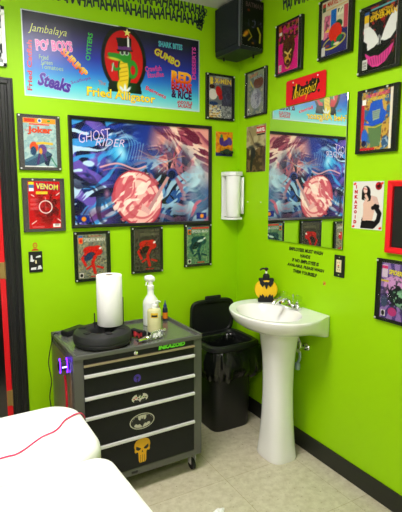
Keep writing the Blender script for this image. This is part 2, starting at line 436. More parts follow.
def p_crosshair(a):              # red sheet with a white gun sight
    A = a.A; a.fill((196, 14, 22)); m = a.mask(.65, A * .45, .55, .7)
    a.tex(5, 4, (92, 8, 14), .42, .62, .9, m); a.tex(11, 8, (60, 6, 10), .56, .64, .7, m)
    a.rect(.02, A * .8, .19, A * .99, (70, 120, 170)); a.rect(.02, A * .93, .19, A * .99, (240, 210, 40)); a.rect(.04, A * .8, .18, A * .86, W_)
    a.rect(.24, A * .73, .6, A * .79, (240, 214, 60))
    for r, c in ((.215, W_), (.185, (176, 14, 22))): a.ell(.53, A * .46, r, r, c)
    a.tex(9, 21, (110, 8, 14), .5, .62, .8, (np.hypot(a.X - .53, a.Y - A * .46) < .18))
    a.line([(.53, A * .62), (.53, A * .66)], .014, W_); a.line([(.53, A * .26), (.53, A * .66)], .01, (236, 190, 190), .6); a.line([(.2, A * .46), (.86, A * .46)], .01, (236, 190, 190), .6)
    for x, y, dx, dy in ((.1, A * .72, .08, -.05), (.98, A * .76, -.1, -.08), (.08, A * .1, .14, .1), (.9, A * .2, .12, -.09)): a.line([(x, y), (x + dx, y + dy)], .025, W_)
    for k in range(4):
        for j in range(3 if k < 3 else 2): a.line([(.06, A * (.63 - k * .09 - j * .022)), (.3 - .05 * (j % 2), A * (.63 - k * .09 - j * .022))], .012, (236, 170, 170), .8) if k < 3 else a.line([(.1, .07 - j * .03), (.46, .07 - j * .03)], .012, (236, 170, 170), .8)
    a.rect(.74, .03, .98, .15, W_); [a.rect(.78 + .03 * k, .07, .79 + .03 * k, .14, K) for k in range(6)]
    a.text('VENOM', .6, A * .89, .17, (240, 226, 80), .68, -4, .02, outline=(30, 70, 150), ow=.05)
    a.text('LETHAL PROTECTOR', .42, A * .76, .035, (60, 40, 20), .32)
def crouch(a, c1, c2, c3, bg, bg2, sd):   # a web of busy brick pattern with a bold coloured mass, no figure
    A = a.A; a.fill(bg); a.tex(16, sd, bg2, .5, .6, .9); a.tex(22, sd + 1, tuple(x * .55 for x in bg), .58, .66, .7)
    a.ell(.52, A * .62, .34, .17, c1, -8); a.ell(.66, A * .66, .17, .13, c1, 10); a.ell(.38, A * .5, .22, .12, c2, 30)
    a.line([(.3, A * .6), (.14, A * .46), (.26, A * .3)], .09, c1); a.line([(.6, A * .5), (.5, A * .36), (.58, A * .12)], .11, c1)
    a.line([(.5, A * .3), (.3, A * .22)], .07, c1); a.line([(.66, A * .26), (.86, A * .22)], .07, c1); a.line([(.34, A * .46), (.2, A * .52)], .05, c2)
    a.tex(18, sd + 2, c3, .6, .68, .8, a.mask(.5, A * .5, .45, .5)); a.ell(.78, A * .68, .055, .035, W_, 30)
    a.rect(.03, A * .8, .18, A * .98, (236, 120, 30)); a.rect(.03, A * .93, .18, A * .98, (60, 110, 180)); a.ell(.11, A * .86, .05, .06, c1)
    a.rect(.03, .03, .18, .2, (220, 216, 204)); a.ell(.105, .115, .05, .06, K); a.rect(.42, .04, .74, .08, c1, .8)
def p_cw_red(a):
    crouch(a, (206, 26, 24), (34, 58, 96), (110, 14, 18), (128, 134, 118), (168, 160, 120), 5); A = a.A
    a.text('SPIDER-MAN', .58, A * .88, .12, (222, 220, 205), .74, 0, .01, outline=(90, 20, 20), ow=.03); a.text('TORMENT', .6, A * .96, .04, (196, 40, 30), .5)
def p_cw_dark(a):
    crouch(a, (196, 30, 26), (36, 30, 30), (100, 16, 16), (64, 62, 52), (96, 94, 76), 35); A = a.A
    a.rect(.03, A * .8, .18, A * .98, (84, 80, 64)); a.rect(.03, .03, .18, .2, (90, 88, 74)); a.ell(.105, .115, .04, .05, (30, 30, 26)); a.ell(.78, A * .68, .05, .035, W_, 30)
    a.text('SPIDER-MAN', .58, A * .88, .12, (120, 116, 96), .74, 0, .01, outline=(40, 38, 32), ow=.03); a.text('TORMENT', .6, A * .96, .04, (110, 100, 80), .5)
def p_cw_green(a):
    crouch(a, (22, 72, 74), (16, 36, 42), (56, 130, 116), (96, 140, 104), (140, 168, 120), 65); A = a.A
    a.ell(.6, A * .62, .16, .05, (200, 220, 210), 15, .8); a.rect(.46, .03, .78, .08, (196, 60, 50))
    a.text('SPIDER-MAN', .58, A * .87, .12, (214, 220, 210), .74, 0, .01, outline=(40, 80, 70), ow=.03); a.rect(.2, A * .94, .98, A * .985, (206, 60, 50))
def p_yellow_title(a):
    A = a.A; a.fill((112, 116, 120)); a.tex(5, 3, (158, 160, 158), .5, .62); a.rect(.55, A * .3, 1, A * .8, (66, 64, 84)); a.tex(8, 12, (90, 92, 118), .5, .6, .8, a.mask(.8, A * .55, .3, .4))
    a.ell(.16, A * .56, .19, .2, (224, 216, 210)); a.ell(.42, A * .64, .13, .2, (190, 34, 34), 20); a.ell(.5, A * .5, .09, .1, (170, 30, 34)); a.ell(.18, A * .34, .2, .07, (34, 60, 110)); a.ell(.12, A * .74, .12, .08, (60, 30, 30))
    a.rect(0, 0, .52, A * .3, (206, 200, 176)); a.tex(12, 14, (196, 150, 50), .5, .56, .9, (a.X < .52) & (a.Y < A * .3)); a.tex(14, 15, (40, 60, 120), .56, .6, .9, (a.X < .52) & (a.Y < A * .3))
    for k in range(3): a.line([(0, .1 + k * .1), (.54, .12 + k * .1)], .016, W_)
    a.rect(.6, 0, 1, A * .3, (160, 160, 162)); a.tex(14, 16, (96, 98, 104), .5, .58, .8, (a.X > .6) & (a.Y < A * .3)); a.rect(.03, A * .8, .14, A * .97, (226, 200, 70))
    a.text('2', .12, A * .89, .17, (234, 210, 60), .1, 0, .03); a.text('X-MEN', .6, A * .89, .17, (232, 212, 90), .72, 0, .03, outline=(150, 50, 30), ow=.04)
def p_grey_swirl(a):
    A = a.A; a.fill((142, 150, 130)); a.tex(4, 31, (110, 126, 120), .45, .6); a.tex(9, 32, (176, 172, 140), .55, .64, .8)
    a.ell(.7, A * .72, .3, .2, (116, 72, 62)); a.ell(.55, A * .36, .34, .36, (168, 168, 178)); a.tex(7, 33, (112, 114, 132), .46, .58, .8, a.mask(.55, A * .36, .5, .55))
    for r in (.3, .24, .17, .1): a.line([(.55 + r * math.cos(t), A * .34 + r * math.sin(t)) for t in np.linspace(.3 + r * 4, 4.5 + r * 4, 14)], .02, (206, 206, 214), .8)
    a.line([(.2, A * .8), (.34, A * .66)], .06, (206, 190, 70), .7); a.rect(.04, .05, .13, .24, (236, 234, 226)); a.ell(.085, .13, .03, .06, K)
    a.text('GHOST', .4, A * .92, .09, (214, 100, 60), .5, 4, .02); a.text('RIDER', .66, A * .85, .09, (150, 160, 170), .5, 2, .02)
def p_pink_mask(a):
    A = a.A; a.fill((216, 26, 130)); a.rect(0, A * .62, 1, A, (70, 40, 40)); a.tex(8, 41, (196, 130, 40), .5, .58, .8, a.Y > A * .6); a.tex(9, 42, (220, 30, 120), .56, .62, .9, a.Y > A * .6)
    a.poly([(.28, A * .68), (.78, A * .7), (.86, A * .5), (.7, A * .14), (.5, .1), (.32, A * .16), (.22, A * .46)], (92, 52, 30))
    a.ell(.5, A * .26, .17, .18, (206, 160, 50)); a.tex(12, 43, (60, 26, 30), .48, .56, .9, a.mask(.5, A * .36, .36, .55))
    a.line([(.34, A * .42), (.48, A * .36)], .06, (226, 200, 110)); a.line([(.66, A * .42), (.54, A * .36)], .06, (226, 200, 110)); a.ell(.5, A * .2, .08, .06, (60, 20, 26)); a.line([(.4, .12), (.5, .07), (.6, .12)], .04, (214, 176, 50))
    a.rect(.04, A * .8, .18, A * .95, (206, 90, 50)); a.rect(.04, A * .8, .18, A * .86, W_); a.rect(.04, .04, .17, .26, (206, 204, 190))
    for k in range(5): a.rect(.06, .07 + .035 * k, .15, .085 + .035 * k, (90, 90, 90))
    a.text('MISTER MIRACLE', .56, A * .86, .1, (216, 40, 140), .66, 2, .03)
def p_red_ball(a):
    A = a.A; a.fill((214, 204, 176)); a.poly([(0, 0), (1, 0), (1, .58), (.6, .7), (.2, .5), (0, .5)], (54, 52, 112)); a.rect(.84, A * .4, 1, A * .8, (200, 80, 100))
    a.poly([(.08, A * .3), (.3, A * .34), (.34, A * .72), (.1, A * .74)], (214, 120, 150)); a.tex(9, 50, (90, 50, 70), .55, .6, .7, a.mask(.2, A * .5, .18, .4)); a.rect(.36, A * .42, .56, A * .8, (26, 108, 190)); a.rect(.6, A * .66, .82, A * .8, (232, 226, 200)); a.tex(20, 51, K, .52, .56, .9, (a.X > .62) & (a.X < .8) & (a.Y > A * .68) & (a.Y < A * .78))
    a.ell(.5, .32, .44, .17, (216, 206, 60), 8); a.ell(.5, .325, .40, .135, (54, 52, 112), 8); a.poly([(.28, A * .5), (.12, A * .44), (.3, A * .42)], (220, 190, 60))
    a.ell(.66, A * .5, .14, .12, (30, 84, 50)); a.ell(.54, .56, .25, .25, (220, 52, 34), -8); a.ell(.7, .38, .12, .07, (36, 120, 66), 20); a.ell(.46, .28, .07, .09, (36, 120, 66)); a.ell(.6, .25, .12, .04, (220, 210, 170)); a.ell(.24, .26, .09, .03, (150, 70, 50))
    a.rect(.02, .02, .16, .26, (200, 198, 190)); a.rect(.02, A * .82, .15, A * .97, (60, 90, 60)); a.rect(.02, A * .9, .15, A * .97, (200, 60, 50))
    a.text('MARVEL TALES', .58, A * .93, .13, (206, 52, 40), .74, 0, .03); a.line([(.18, A * .83), (.98, A * .84)], .014, (210, 150, 60))
def p_pale_wings(a):             # black sheet with two pale wing shapes and a pink ragged arc
    A = a.A; a.fill((14, 14, 16)); a.tex(6, 60, (170, 26, 32), .55, .62, 1, (a.Y > A * .62)); a.tex(9, 61, (170, 30, 40), .6, .66, .8, a.X > .8)
    a.poly([(.02, A * .7), (.14, A * .74), (.34, A * .62), (.46, A * .5), (.5, A * .42), (.36, A * .36), (.16, A * .33), (.14, A * .45), (.04, A * .5)], (226, 226, 222))
    a.poly([(1, A * .88), (.8, A * .76), (.66, A * .6), (.56, A * .44), (.66, A * .41), (.84, A * .42), (.98, A * .52)], (226, 226, 222))
    a.line([(.5, A * .52), (.48, A * .38)], .03, (220, 220, 216)); a.line([(.55, A * .5), (.54, A * .38)], .02, (220, 220, 216))
    a.poly([(.08, A * .3), (.26, A * .22), (.4, A * .22), (.5, A * .2), (.62, A * .23), (.78, A * .28), (.94, A * .34), (.86, A * .2), (.72, A * .09), (.52, .05), (.34, .07), (.2, A * .12)], (214, 66, 146))
    for k in range(9): a.line([(.2 + k * .075, A * .18 + .006 * k * k * .5), (.26 + k * .065, .12)], .02, (120, 20, 80), .8)
    a.rect(.02, .05, .17, .28, (206, 204, 196)); [a.rect(.04, .08 + .035 * k, .15, .095 + .035 * k, (60, 60, 60)) for k in range(5)]
    a.rect(.03, A * .78, .18, A * .95, (228, 190, 30)); a.rect(.03, A * .9, .18, A * .95, (60, 100, 170)); a.rect(.03, A * .7, .18, A * .78, (210, 205, 200))
    a.line([(.24, A * .955), (.98, A * .965)], .045, (100, 180, 190)); a.text('THE AMAZING', .56, A * .89, .07, (224, 180, 30), .6, 1, .03); a.text('SPIDER-MAN', .6, A * .82, .12, (230, 196, 24), .76, 1, .03, outline=(150, 20, 20), ow=.02)
def p_blue_machine(a):
    A = a.A; a.fill((196, 160, 70)); a.tex(6, 70, (60, 110, 150), .5, .6); a.tex(12, 71, (120, 70, 40), .58, .66, .8)
    a.rect(0, A * .2, .1, A * .8, (190, 40, 50)); a.poly([(.3, A * .8), (.66, A * .84), (.72, A * .68), (.84, A * .6), (.7, A * .42), (.3, A * .44), (.14, A * .56), (.26, A * .66)], (36, 92, 190))
    a.poly([(.36, A * .66), (.62, A * .68), (.6, A * .52), (.4, A * .5)], (150, 170, 150)); [a.line([(.38, A * .54 + k * .05), (.6, A * .55 + k * .05)], .014, (90, 110, 120)) for k in range(4)]
    a.poly([(.24, A * .4), (.7, A * .44), (.66, A * .06), (.36, A * .04)], (98, 128, 84)); a.line([(.12, A * .46), (.4, A * .42), (.74, A * .48)], .05, (30, 80, 200)); a.line([(.24, A * .4), (.5, A * .38), (.7, A * .42)], .02, (220, 200, 60))
    a.ell(.13, A * .24, .1, .2, (40, 100, 196)); a.ell(.12, A * .12, .08, .08, (20, 30, 70)); a.ell(.82, A * .12, .12, .16, (60, 96, 130)); a.tex(9, 72, (180, 200, 214), .55, .6, .8, a.mask(.8, A * .12, .2, .25))
    a.rect(0, 0, .5, .06, (190, 30, 40)); a.rect(.02, A * .78, .14, A * .88, W_); a.rect(.93, 0, 1, A, (226, 220, 200))
    a.text('TRANSFORMERS', .5, A * .93, .08, (214, 70, 120), .76, 2, .03); a.text('GENERATION 2', .54, A * .86, .08, (220, 200, 80), .66, 2, .02)
def p_purple_rays(a):
    A = a.A; a.fill((150, 120, 180)); cx, cy = .55, A * .5
    for k in range(16):
        t = k * math.pi / 8 + .2; a.poly([(cx, cy), (cx + 1.6 * math.cos(t), cy + 1.6 * math.sin(t)), (cx + 1.6 * math.cos(t + .16), cy + 1.6 * math.sin(t + .16))], (84, 66, 130))
    a.ell(.45, A * .6, .36, .28, (202, 150, 200)); a.ell(.6, A * .42, .3, .26, (30, 50, 44)); a.tex(8, 80, (24, 30, 34), .5, .56, .95, a.mask(.5, A * .45, .6, .6)); a.tex(7, 81, (150, 200, 160), .6, .64, .9, a.mask(.6, A * .4, .4, .4))
    a.ell(.4, A * .14, .14, .12, (180, 60, 120)); a.ell(.12, A * .3, .1, .16, (70, 84, 110)); a.rect(.02, A * .74, .2, A * .97, (206, 190, 204)); a.rect(.02, A * .9, .2, A * .95, (210, 60, 120)); a.rect(.03, .05, .17, .22, (220, 220, 214)); a.ell(.1, .13, .05, .07, K)
    a.rect(.0, A * .66, .24, A * .7, (206, 180, 60)); a.text('SPIDER-MAN', .62, A * .84, .12, (232, 220, 40), .74, -3, .03, outline=(60, 30, 90), ow=.03)
def p_big(a):                    # wide poster: blue blaze left, pink blaze right, pink wheel below
    A = a.A; x, y = a.X, a.Y
    a.fill((26, 58, 158)); a.mixin(np.clip((x - .42) * 2, 0, 1) * .8, (64, 34, 104)); a.mixin(np.clip((.42 - y) * 2.6, 0, 1) * .85, (22, 20, 52))
    def flame(seed, col, m, ang, lo, hi, fr=7, k=.16, al=.95):
        X0, Y0 = a.X, a.Y; c, n = math.cos(R(ang)), math.sin(R(ang))
        wx, wy = a.noise(4, seed + 7, 2) - .5, a.noise(4, seed + 9, 2) - .5
        u = (X0 + wx * k) * c + (Y0 + wy * k) * n; v = -(X0 + wx * k) * n + (Y0 + wy * k) * c
        a.X, a.Y = np.abs(u * .45 + .3) % .999, np.abs(v * 1.7 + .7) % (A * .999)
        t = a.noise(fr, seed, 3); a.X, a.Y = X0, Y0
        a.mixin(np.clip((t - lo) / (hi - lo), 0, 1) * al * m, col)
    L = np.clip((.5 - x) * 4, 0, 1)
    flame(300, (14, 16, 58), L, 35, .48, .56); flame(310, (120, 92, 190), np.clip((.34 - x) * 5, 0, 1), -30, .52, .58, 8)
    flame(320, (66, 160, 226), L, 25, .53, .58, 9); flame(330, (196, 226, 246), L, 20, .56, .6, 10)
    flame(335, (20, 18, 50), np.clip((.3 - x) * 5, 0, 1) * np.clip((A * .6 - y) * 5, 0, 1), -50, .54, .58, 9)
    for cx, cy, rx, ry, c in ((.31, .70, .085, .12, (70, 180, 232)), (.325, .71, .045, .07, (206, 238, 250)), (.2, .73, .025, .03, (206, 236, 255)), (.24, .62, .03, .03, (214, 240, 255)), (.13, .64, .03, .02, (196, 210, 250))): a.ell(cx, A * cy, rx, ry, c, 20, .85, .04)
    flame(340, (24, 70, 150), a.mask(.31, A * .7, .12, .2), 60, .5, .56, 12, .1, .8)
    for k in range(6): a.line([(.33 + .03 * k, A * .93 - .02 * k), (.385 + .02 * k, A * .8), (.36 + .02 * k, A * .64)], .004, (150, 214, 240), .8, True)
    m = a.mask(.84, A * .78, .34, .34)
    a.mixin(m * .8, (150, 50, 84)); a.mixin(m * .5, (220, 110, 120)); flame(350, (246, 176, 164), np.clip(m * 1.6, 0, 1), -30, .44, .52, 9); flame(360, (255, 226, 210), np.clip(m * 1.6, 0, 1), -40, .52, .57, 11); flame(370, (110, 20, 60), m, -20, .56, .6, 12, .16, .9)
    a.ell(.82, A * .6, .075, .085, (236, 84, 110), 0, .9, .05); a.ell(.82, A * .63, .045, .055, (252, 206, 190), 20, .95, .03)
    for k in range(4): a.line([(.64 + .02 * k, A * .97), (.68 + .03 * k, A * .88), (.66 + .03 * k, A * .8), (.73 + .02 * k, A * .74)], .005, (244, 180, 170), .8, True)
    for (cx, cy, rr, c) in ((.46, .44, .09, (16, 22, 60)), (.62, .42, .10, (18, 18, 44)), (.74, .42, .11, (24, 30, 80)), (.84, .38, .09, (46, 22, 64)), (.36, .48, .08, (16, 34, 90)), (.68, .24, .12, (16, 16, 44))): a.ell(cx, A * cy, rr, rr * 1.1, c, 0, .85, .05)
    mm = a.mask(.66, A * .38, .38, .34)
    flame(380, (40, 96, 170), mm, 60, .51, .56, 10); flame(390, (10, 12, 34), mm, -60, .53, .57, 12); flame(400, (170, 206, 230), mm, 30, .57, .6, 14); flame(405, (180, 110, 130), mm, -20, .6, .64, 12)
    a.ell(.7, A * .5, .05, .05, (30, 90, 190), 0, .9, .02); a.ell(.7, A * .5, .03, .03, (16, 24, 70)); a.ell(.62, A * .33, .045, .06, (24, 70, 150), 0, .9, .02); a.ell(.62, A * .33, .025, .035, (130, 180, 216))
    a.line([(.18, A * .56), (.3, A * .6), (.42, A * .55), (.5, A * .58)], .012, (226, 170, 176), .9, True); a.line([(.2, A * .53), (.32, A * .56), (.44, A * .5)], .006, (200, 120, 140), .8, True)
    a.line([(.62, A * .56), (.7, A * .66), (.8, A * .7)], .005, (220, 170, 130), .8, True); a.line([(.45, A * .74), (.56, A * .68), (.6, A * .76), (.52, A * .75)], .004, (200, 160, 140), .8, True)
    for dx, rr, c in ((0, 1, (190, 60, 84)), (.004, .93, (250, 196, 190)), (.01, .74, (226, 116, 128)), (.014, .66, (250, 206, 198)), (.02, .42, (236, 140, 148)), (.026, .28, (252, 190, 186))): a.ell(.44 + dx, A * .25, .17 * rr, .2 * rr, c, 32)
    wm = (((x - .44) ** 2 + (y - A * .25) ** 2) < .19 ** 2) * 1.0; flame(410, (206, 84, 104), wm, 35, .58, .61, 12, .1, .8); flame(420, (255, 236, 226), wm, 35, .57, .6, 13, .1, .9)
    a.poly([(.49, A * .10), (.53, A * .12), (.68, A * .47), (.66, A * .48)], (206, 156, 160)); a.poly([(.47, A * .2), (.53, A * .13), (.52, A * .08), (.46, A * .13)], (236, 180, 180))
    a.ell(.22, A * .3, .03, .045, (220, 150, 180), 0, .9, .03)
    m = a.mask(.92, A * .28, .15, .3); a.mixin(m * .6, (120, 180, 220)); flame(430, (200, 232, 246), m, 70, .5, .56, 9); flame(440, (226, 110, 134), a.mask(.94, A * .12, .14, .14), 40, .5, .56, 12); a.ell(.14, A * .1, .2, .06, (110, 30, 66), 0, .5, .05)
    for x0 in (.015, .90): a.rect(x0, .012, x0 + .085, .06, (20, 40, 140)); a.ell(x0 + .045, .036, .016, .016, (236, 150, 40))
    a.text('GHOST', .15, A * .86, .065, (226, 204, 230), .22, 12, -.01, .3); a.text('RIDER', .25, A * .8, .05, (226, 204, 230), .2, 0, -.01, .3)
def p_banner(a):
    A = a.A
    a.vgrad([(0, (170, 226, 226)), (.16, (96, 206, 226)), (.36, (44, 120, 212)), (.55, (44, 58, 170)), (.75, (46, 40, 110)), (.9, (34, 34, 62)), (1, (34, 38, 50))])
    e = .006
    for x0, y0, x1, y1 in ((0, 0, 1, e), (0, A - e, 1, A), (0, 0, e, A), (1 - e, 0, 1, A)): a.rect(x0, y0, x1, y1, (226, 234, 236))
    a.ell(.528, A * .58, .13, .172, (16, 20, 26)); a.ell(.528, A * .58, .11, .152, (206, 22, 32)); a.ell(.528, A * .62, .06, .09, (236, 50, 50), 0, .6, .05)
    g = (52, 150, 50); g2 = (24, 92, 34)
    a.poly([(.43, A * .16), (.44, A * .3), (.62, A * .3), (.63, A * .16)], (20, 20, 24)); a.poly([(.465, A * .3), (.6, A * .3), (.585, A * .16), (.48, A * .16)], (16, 60, 30))
    a.ell(.53, A * .44, .04, .09, g2, 0); a.ell(.573, A * .47, .034, .05, g); a.ell(.578, A * .46, .014, .025, (206, 22, 32)); a.ell(.525, A * .4, .028, .09, (234, 206, 50)); a.ell(.515, A * .24, .03, .04, (234, 206, 50))
    [a.line([(.502, A * (.3 + .055 * k)), (.545, A * (.33 + .055 * k))], .003, (176, 140, 20)) for k in range(6)]
    a.ell(.535, A * .63, .036, .036, g); a.ell(.485, A * .605, .045, .019, g, -6); a.ell(.472, A * .575, .038, .007, (196, 206, 60), -6); a.ell(.447, A * .625, .012, .01, g); a.line([(.5, A * .46), (.475, A * .44), (.462, A * .5)], .014, g); a.line([(.466, A * .52), (.458, A * .42)], .006, (210, 220, 220))
    a.ell(.518, A * .665, .013, .012, (236, 236, 236)); a.ell(.543, A * .67, .013, .012, (236, 236, 236)); a.ell(.518, A * .665, .009, .009, (60, 60, 70)); a.ell(.543, A * .67, .009, .009, (60, 60, 70))
    a.poly([(.485, A * .7), (.578, A * .72), (.578, A * .695), (.49, A * .675)], (20, 18, 24)); a.poly([(.497, A * .7), (.57, A * .715), (.572, A * .87), (.484, A * .85)], (24, 20, 28)); a.poly([(.495, A * .7), (.57, A * .715), (.57, A * .76), (.493, A * .74)], (110, 60, 130)); a.poly([(.548, A * .75), (.56, A * .75), (.556, A * .88), (.548, A * .88)], (236, 236, 236))
    a.shape([(.548 + .022 * (1 if i % 2 == 0 else .42) * math.cos(math.pi / 2 + i * math.pi / 5), A * .93 + .022 * (1 if i % 2 == 0 else .42) * math.sin(math.pi / 2 + i * math.pi / 5)) for i in range(10)], (240, 236, 130))
    for rx, ry, dx in ((.008, .03, 0), (.007, .022, -.018), (.007, .022, .018)): a.ell(.53 + dx, A * .2, rx, ry, (225, 235, 245), -40 * dx / .018 if dx else 0)
    a.text('The', .4, A * .25, .022, (180, 120, 90), .04, 0, .01)
    a.text('Fried Alligator', .512, A * .105, .058, (252, 230, 50), .39, -1, .022, col2=(246, 200, 40), outline=(96, 50, 20), ow=.02)
    a.text('Jambalaya', .125, A * .79, .05, (214, 220, 120), .19, 0, -.005, .35)
    a.text("PO' BOYS", .155, A * .63, .048, (232, 120, 190), .18, 5, .04, outline=(250, 214, 236), ow=.03)
    a.text('OYSTERS', .335, A * .68, .024, (60, 190, 70), .14, 82, .02)
    a.text('SHRIMP', .255, A * .46, .034, (240, 220, 60), .16, -42, .05, col2=(230, 70, 50)); a.text('Fried', .10, A * .475, .022, (160, 200, 110), .045); a.text('Green', .115, A * .42, .022, (160, 200, 110), .055); a.text('Tomatoes', .14, A * .365, .022, (160, 200, 110), .11)
    a.text('Steaks', .15, A * .19, .06, (80, 44, 160), .16, -9, .04, .2, outline=(180, 160, 226), ow=.02); a.text('Scallops', .285, A * .25, .02, (120, 60, 170), .11, 20, .01)
    a.text('Fried Catfish', .03, A * .36, .022, (206, 40, 70), .24, 88, .03)
    a.text('SHARK BITES', .81, A * .86, .028, (80, 190, 200), .15, 0, .03, outline=(110, 90, 190), ow=.03)
    a.text('GUMBO', .79, A * .69, .036, (206, 206, 70), .165, -20, .03, outline=(210, 90, 40), ow=.03)
    a.text('Crawfish', .70, A * .52, .028, (206, 70, 150), .1, 10, .02); a.text('Etouffee', .715, A * .445, .028, (206, 70, 150), .1, 10, .02); a.text('Beignets', .715, A * .2, .028, (214, 60, 90), .13, -18, .03)
    a.text('RED', .88, A * .45, .055, (250, 196, 50), .125, -2, .06, col2=(232, 90, 30)); a.text('BEANS', .88, A * .325, .044, (232, 60, 40), .13, -2, .05, col2=(150, 20, 30)); a.text('& RICE', .88, A * .215, .042, (120, 30, 80), .13, -2, .05, col2=(40, 20, 90))
    a.text('ANDOUILLE', .9, A * .11, .018, (200, 30, 60), .1, 0, .04); a.text('SAUSAGE', .9, A * .06, .018, (200, 30, 60), .09, 0, .04)
    a.text('DESSERTS', .962, A * .67, .024, (206, 70, 170), .18, 90, .04)
def p_speaker(a):
    A = a.A; a.fill((20, 20, 24)); a.tex(5, 201, (70, 60, 90), .56, .66, .7, a.mask(.6, A * .35, .6, .5)); a.tex(8, 202, (110, 106, 150), .6, .66, .7, a.mask(.65, A * .5, .5, .3))
    a.ell(.2, A * .26, .22, .12, (206, 140, 40), 40, .9, .05); a.ell(.1, A * .2, .1, .06, (240, 200, 60), 0, .9, .04); a.ell(.52, A * .08, .1, .06, (220, 140, 40), 0, .9, .04)
    a.line([(.74, A * .42), (.86, A * .3), (.84, A * .12)], .07, (190, 176, 50)); a.line([(.3, A * .34), (.46, A * .22), (.3, A * .12)], .05, (160, 140, 40)); a.ell(.62, A * .28, .16, .22, (14, 14, 20)); a.ell(.62, A * .12, .1, .14, (40, 40, 60), 0, .8, .05)
    a.ell(.3, A * .76, .09, .07, (180, 70, 40), 0, .8, .04); a.text('BATMAN', .56, A * .88, .16, (96, 76, 84), .78, 0, .02)
def p_toy(a):
    A = a.A; a.fill((230, 158, 30)); a.tex(5, 210, (214, 120, 30), .5, .62); a.ell(.34, A * .62, .13, .22, (80, 50, 130)); a.ell(.62, A * .55, .26, .14, (86, 60, 140), 30); a.ell(.34, A * .82, .07, .09, (60, 140, 70)); a.ell(.82, A * .62, .14, .2, (96, 70, 150), 20)
    a.rect(0, 0, 1, .16, (60, 60, 110)); a.text('THE JOKER', .4, A * .92, .1, (206, 60, 50), .5, 0, .03)
def p_beige(a):
    A = a.A; a.fill((188, 178, 138)); a.tex(4, 220, (160, 146, 108), .45, .6); a.poly([(0, 0), (1, 0), (1, A * .55), (.6, A * .5), (.3, A * .42), (0, A * .3)], (120, 98, 66)); a.tex(7, 221, (70, 56, 40), .48, .58, .9, a.Y < A * .55)
    a.ell(.36, A * .42, .16, .26, (46, 50, 50), 10, .9, .04); a.ell(.2, A * .55, .2, .06, (60, 70, 70), 10, .9, .03); a.ell(.6, A * .58, .26, .09, (60, 54, 50), -12, .9, .04); a.line([(.3, A * .34), (.26, A * .06)], .12, (44, 46, 44)); a.line([(.42, A * .6), (.16, A * .9)], .02, (90, 80, 60)); a.ell(.9, A * .3, .12, .4, (74, 60, 48), 0, .8, .06)
    a.rect(.52, A * .82, .97, A * .955, (196, 30, 44)); a.rect(.56, A * .775, .94, A * .815, (46, 40, 40)); a.text('MARVEL', .745, A * .89, .1, W_, .4, 0, .04)
def p_photo(a):
    A = a.A; a.fill((222, 220, 214)); a.rect(0, 0, 1, .012, (236, 236, 232)); sk = (222, 186, 168); hr = (22, 20, 24)
    a.poly([(.3, .02), (.34, .3), (.5, .26), (.78, .22), (.72, .02)], hr)                        # trousers
    a.poly([(.36, .22), (.38, .5), (.36, .66), (.48, .86), (.64, .86), (.8, .7), (.74, .5), (.68, .24)], sk); a.poly([(.62, .88), (.8, .84), (.88, .66), (.8, .62), (.7, .72)], (212, 180, 170))
    a.ell(.45, A * .77, .14, .17, hr, 10); a.poly([(.3, A * .78), (.3, A * .62), (.42, A * .6)], hr); a.poly([(.5, A * .8), (.62, A * .7), (.6, A * .6), (.5, A * .58)], hr)
    a.ell(.42, A * .82, .065, .095, (230, 200, 188), 10); a.line([(.36, A * .85), (.48, A * .83)], .022, (190, 60, 60), .8); a.ell(.44, A * .75, .03, .012, (130, 40, 40)); a.line([(.44, A * .7), (.5, A * .63)], .08, sk)
    a.line([(.76, .6), (.9, .42), (.86, .24), (.72, .1)], .13, hr); a.line([(.68, .56), (.84, .6)], .1, hr)
    a.ell(.84, A * .9, .1, .1, (150, 20, 30)); a.ell(.84, A * .9, .05, .05, (60, 14, 20)); a.ell(.8, A * .94, .04, .02, (220, 50, 50))
    for i, ch in enumerate('INKAZOID'): a.text(ch, .115, A * .89 - i * A * .107, .075, (196, 24, 40), None if ch == 'I' else .08, 0, .09)
    for x, y in ((.06, A - .06), (.94, A - .06), (.06, .05), (.94, .05)): a.ell(x, y, .045, .03, (226, 60, 40), 20)
def p_silver(a):
    A = a.A; a.fill((170, 178, 178)); a.tex(4, 230, (60, 70, 72), .5, .58); a.tex(7, 231, (236, 240, 240), .56, .62)

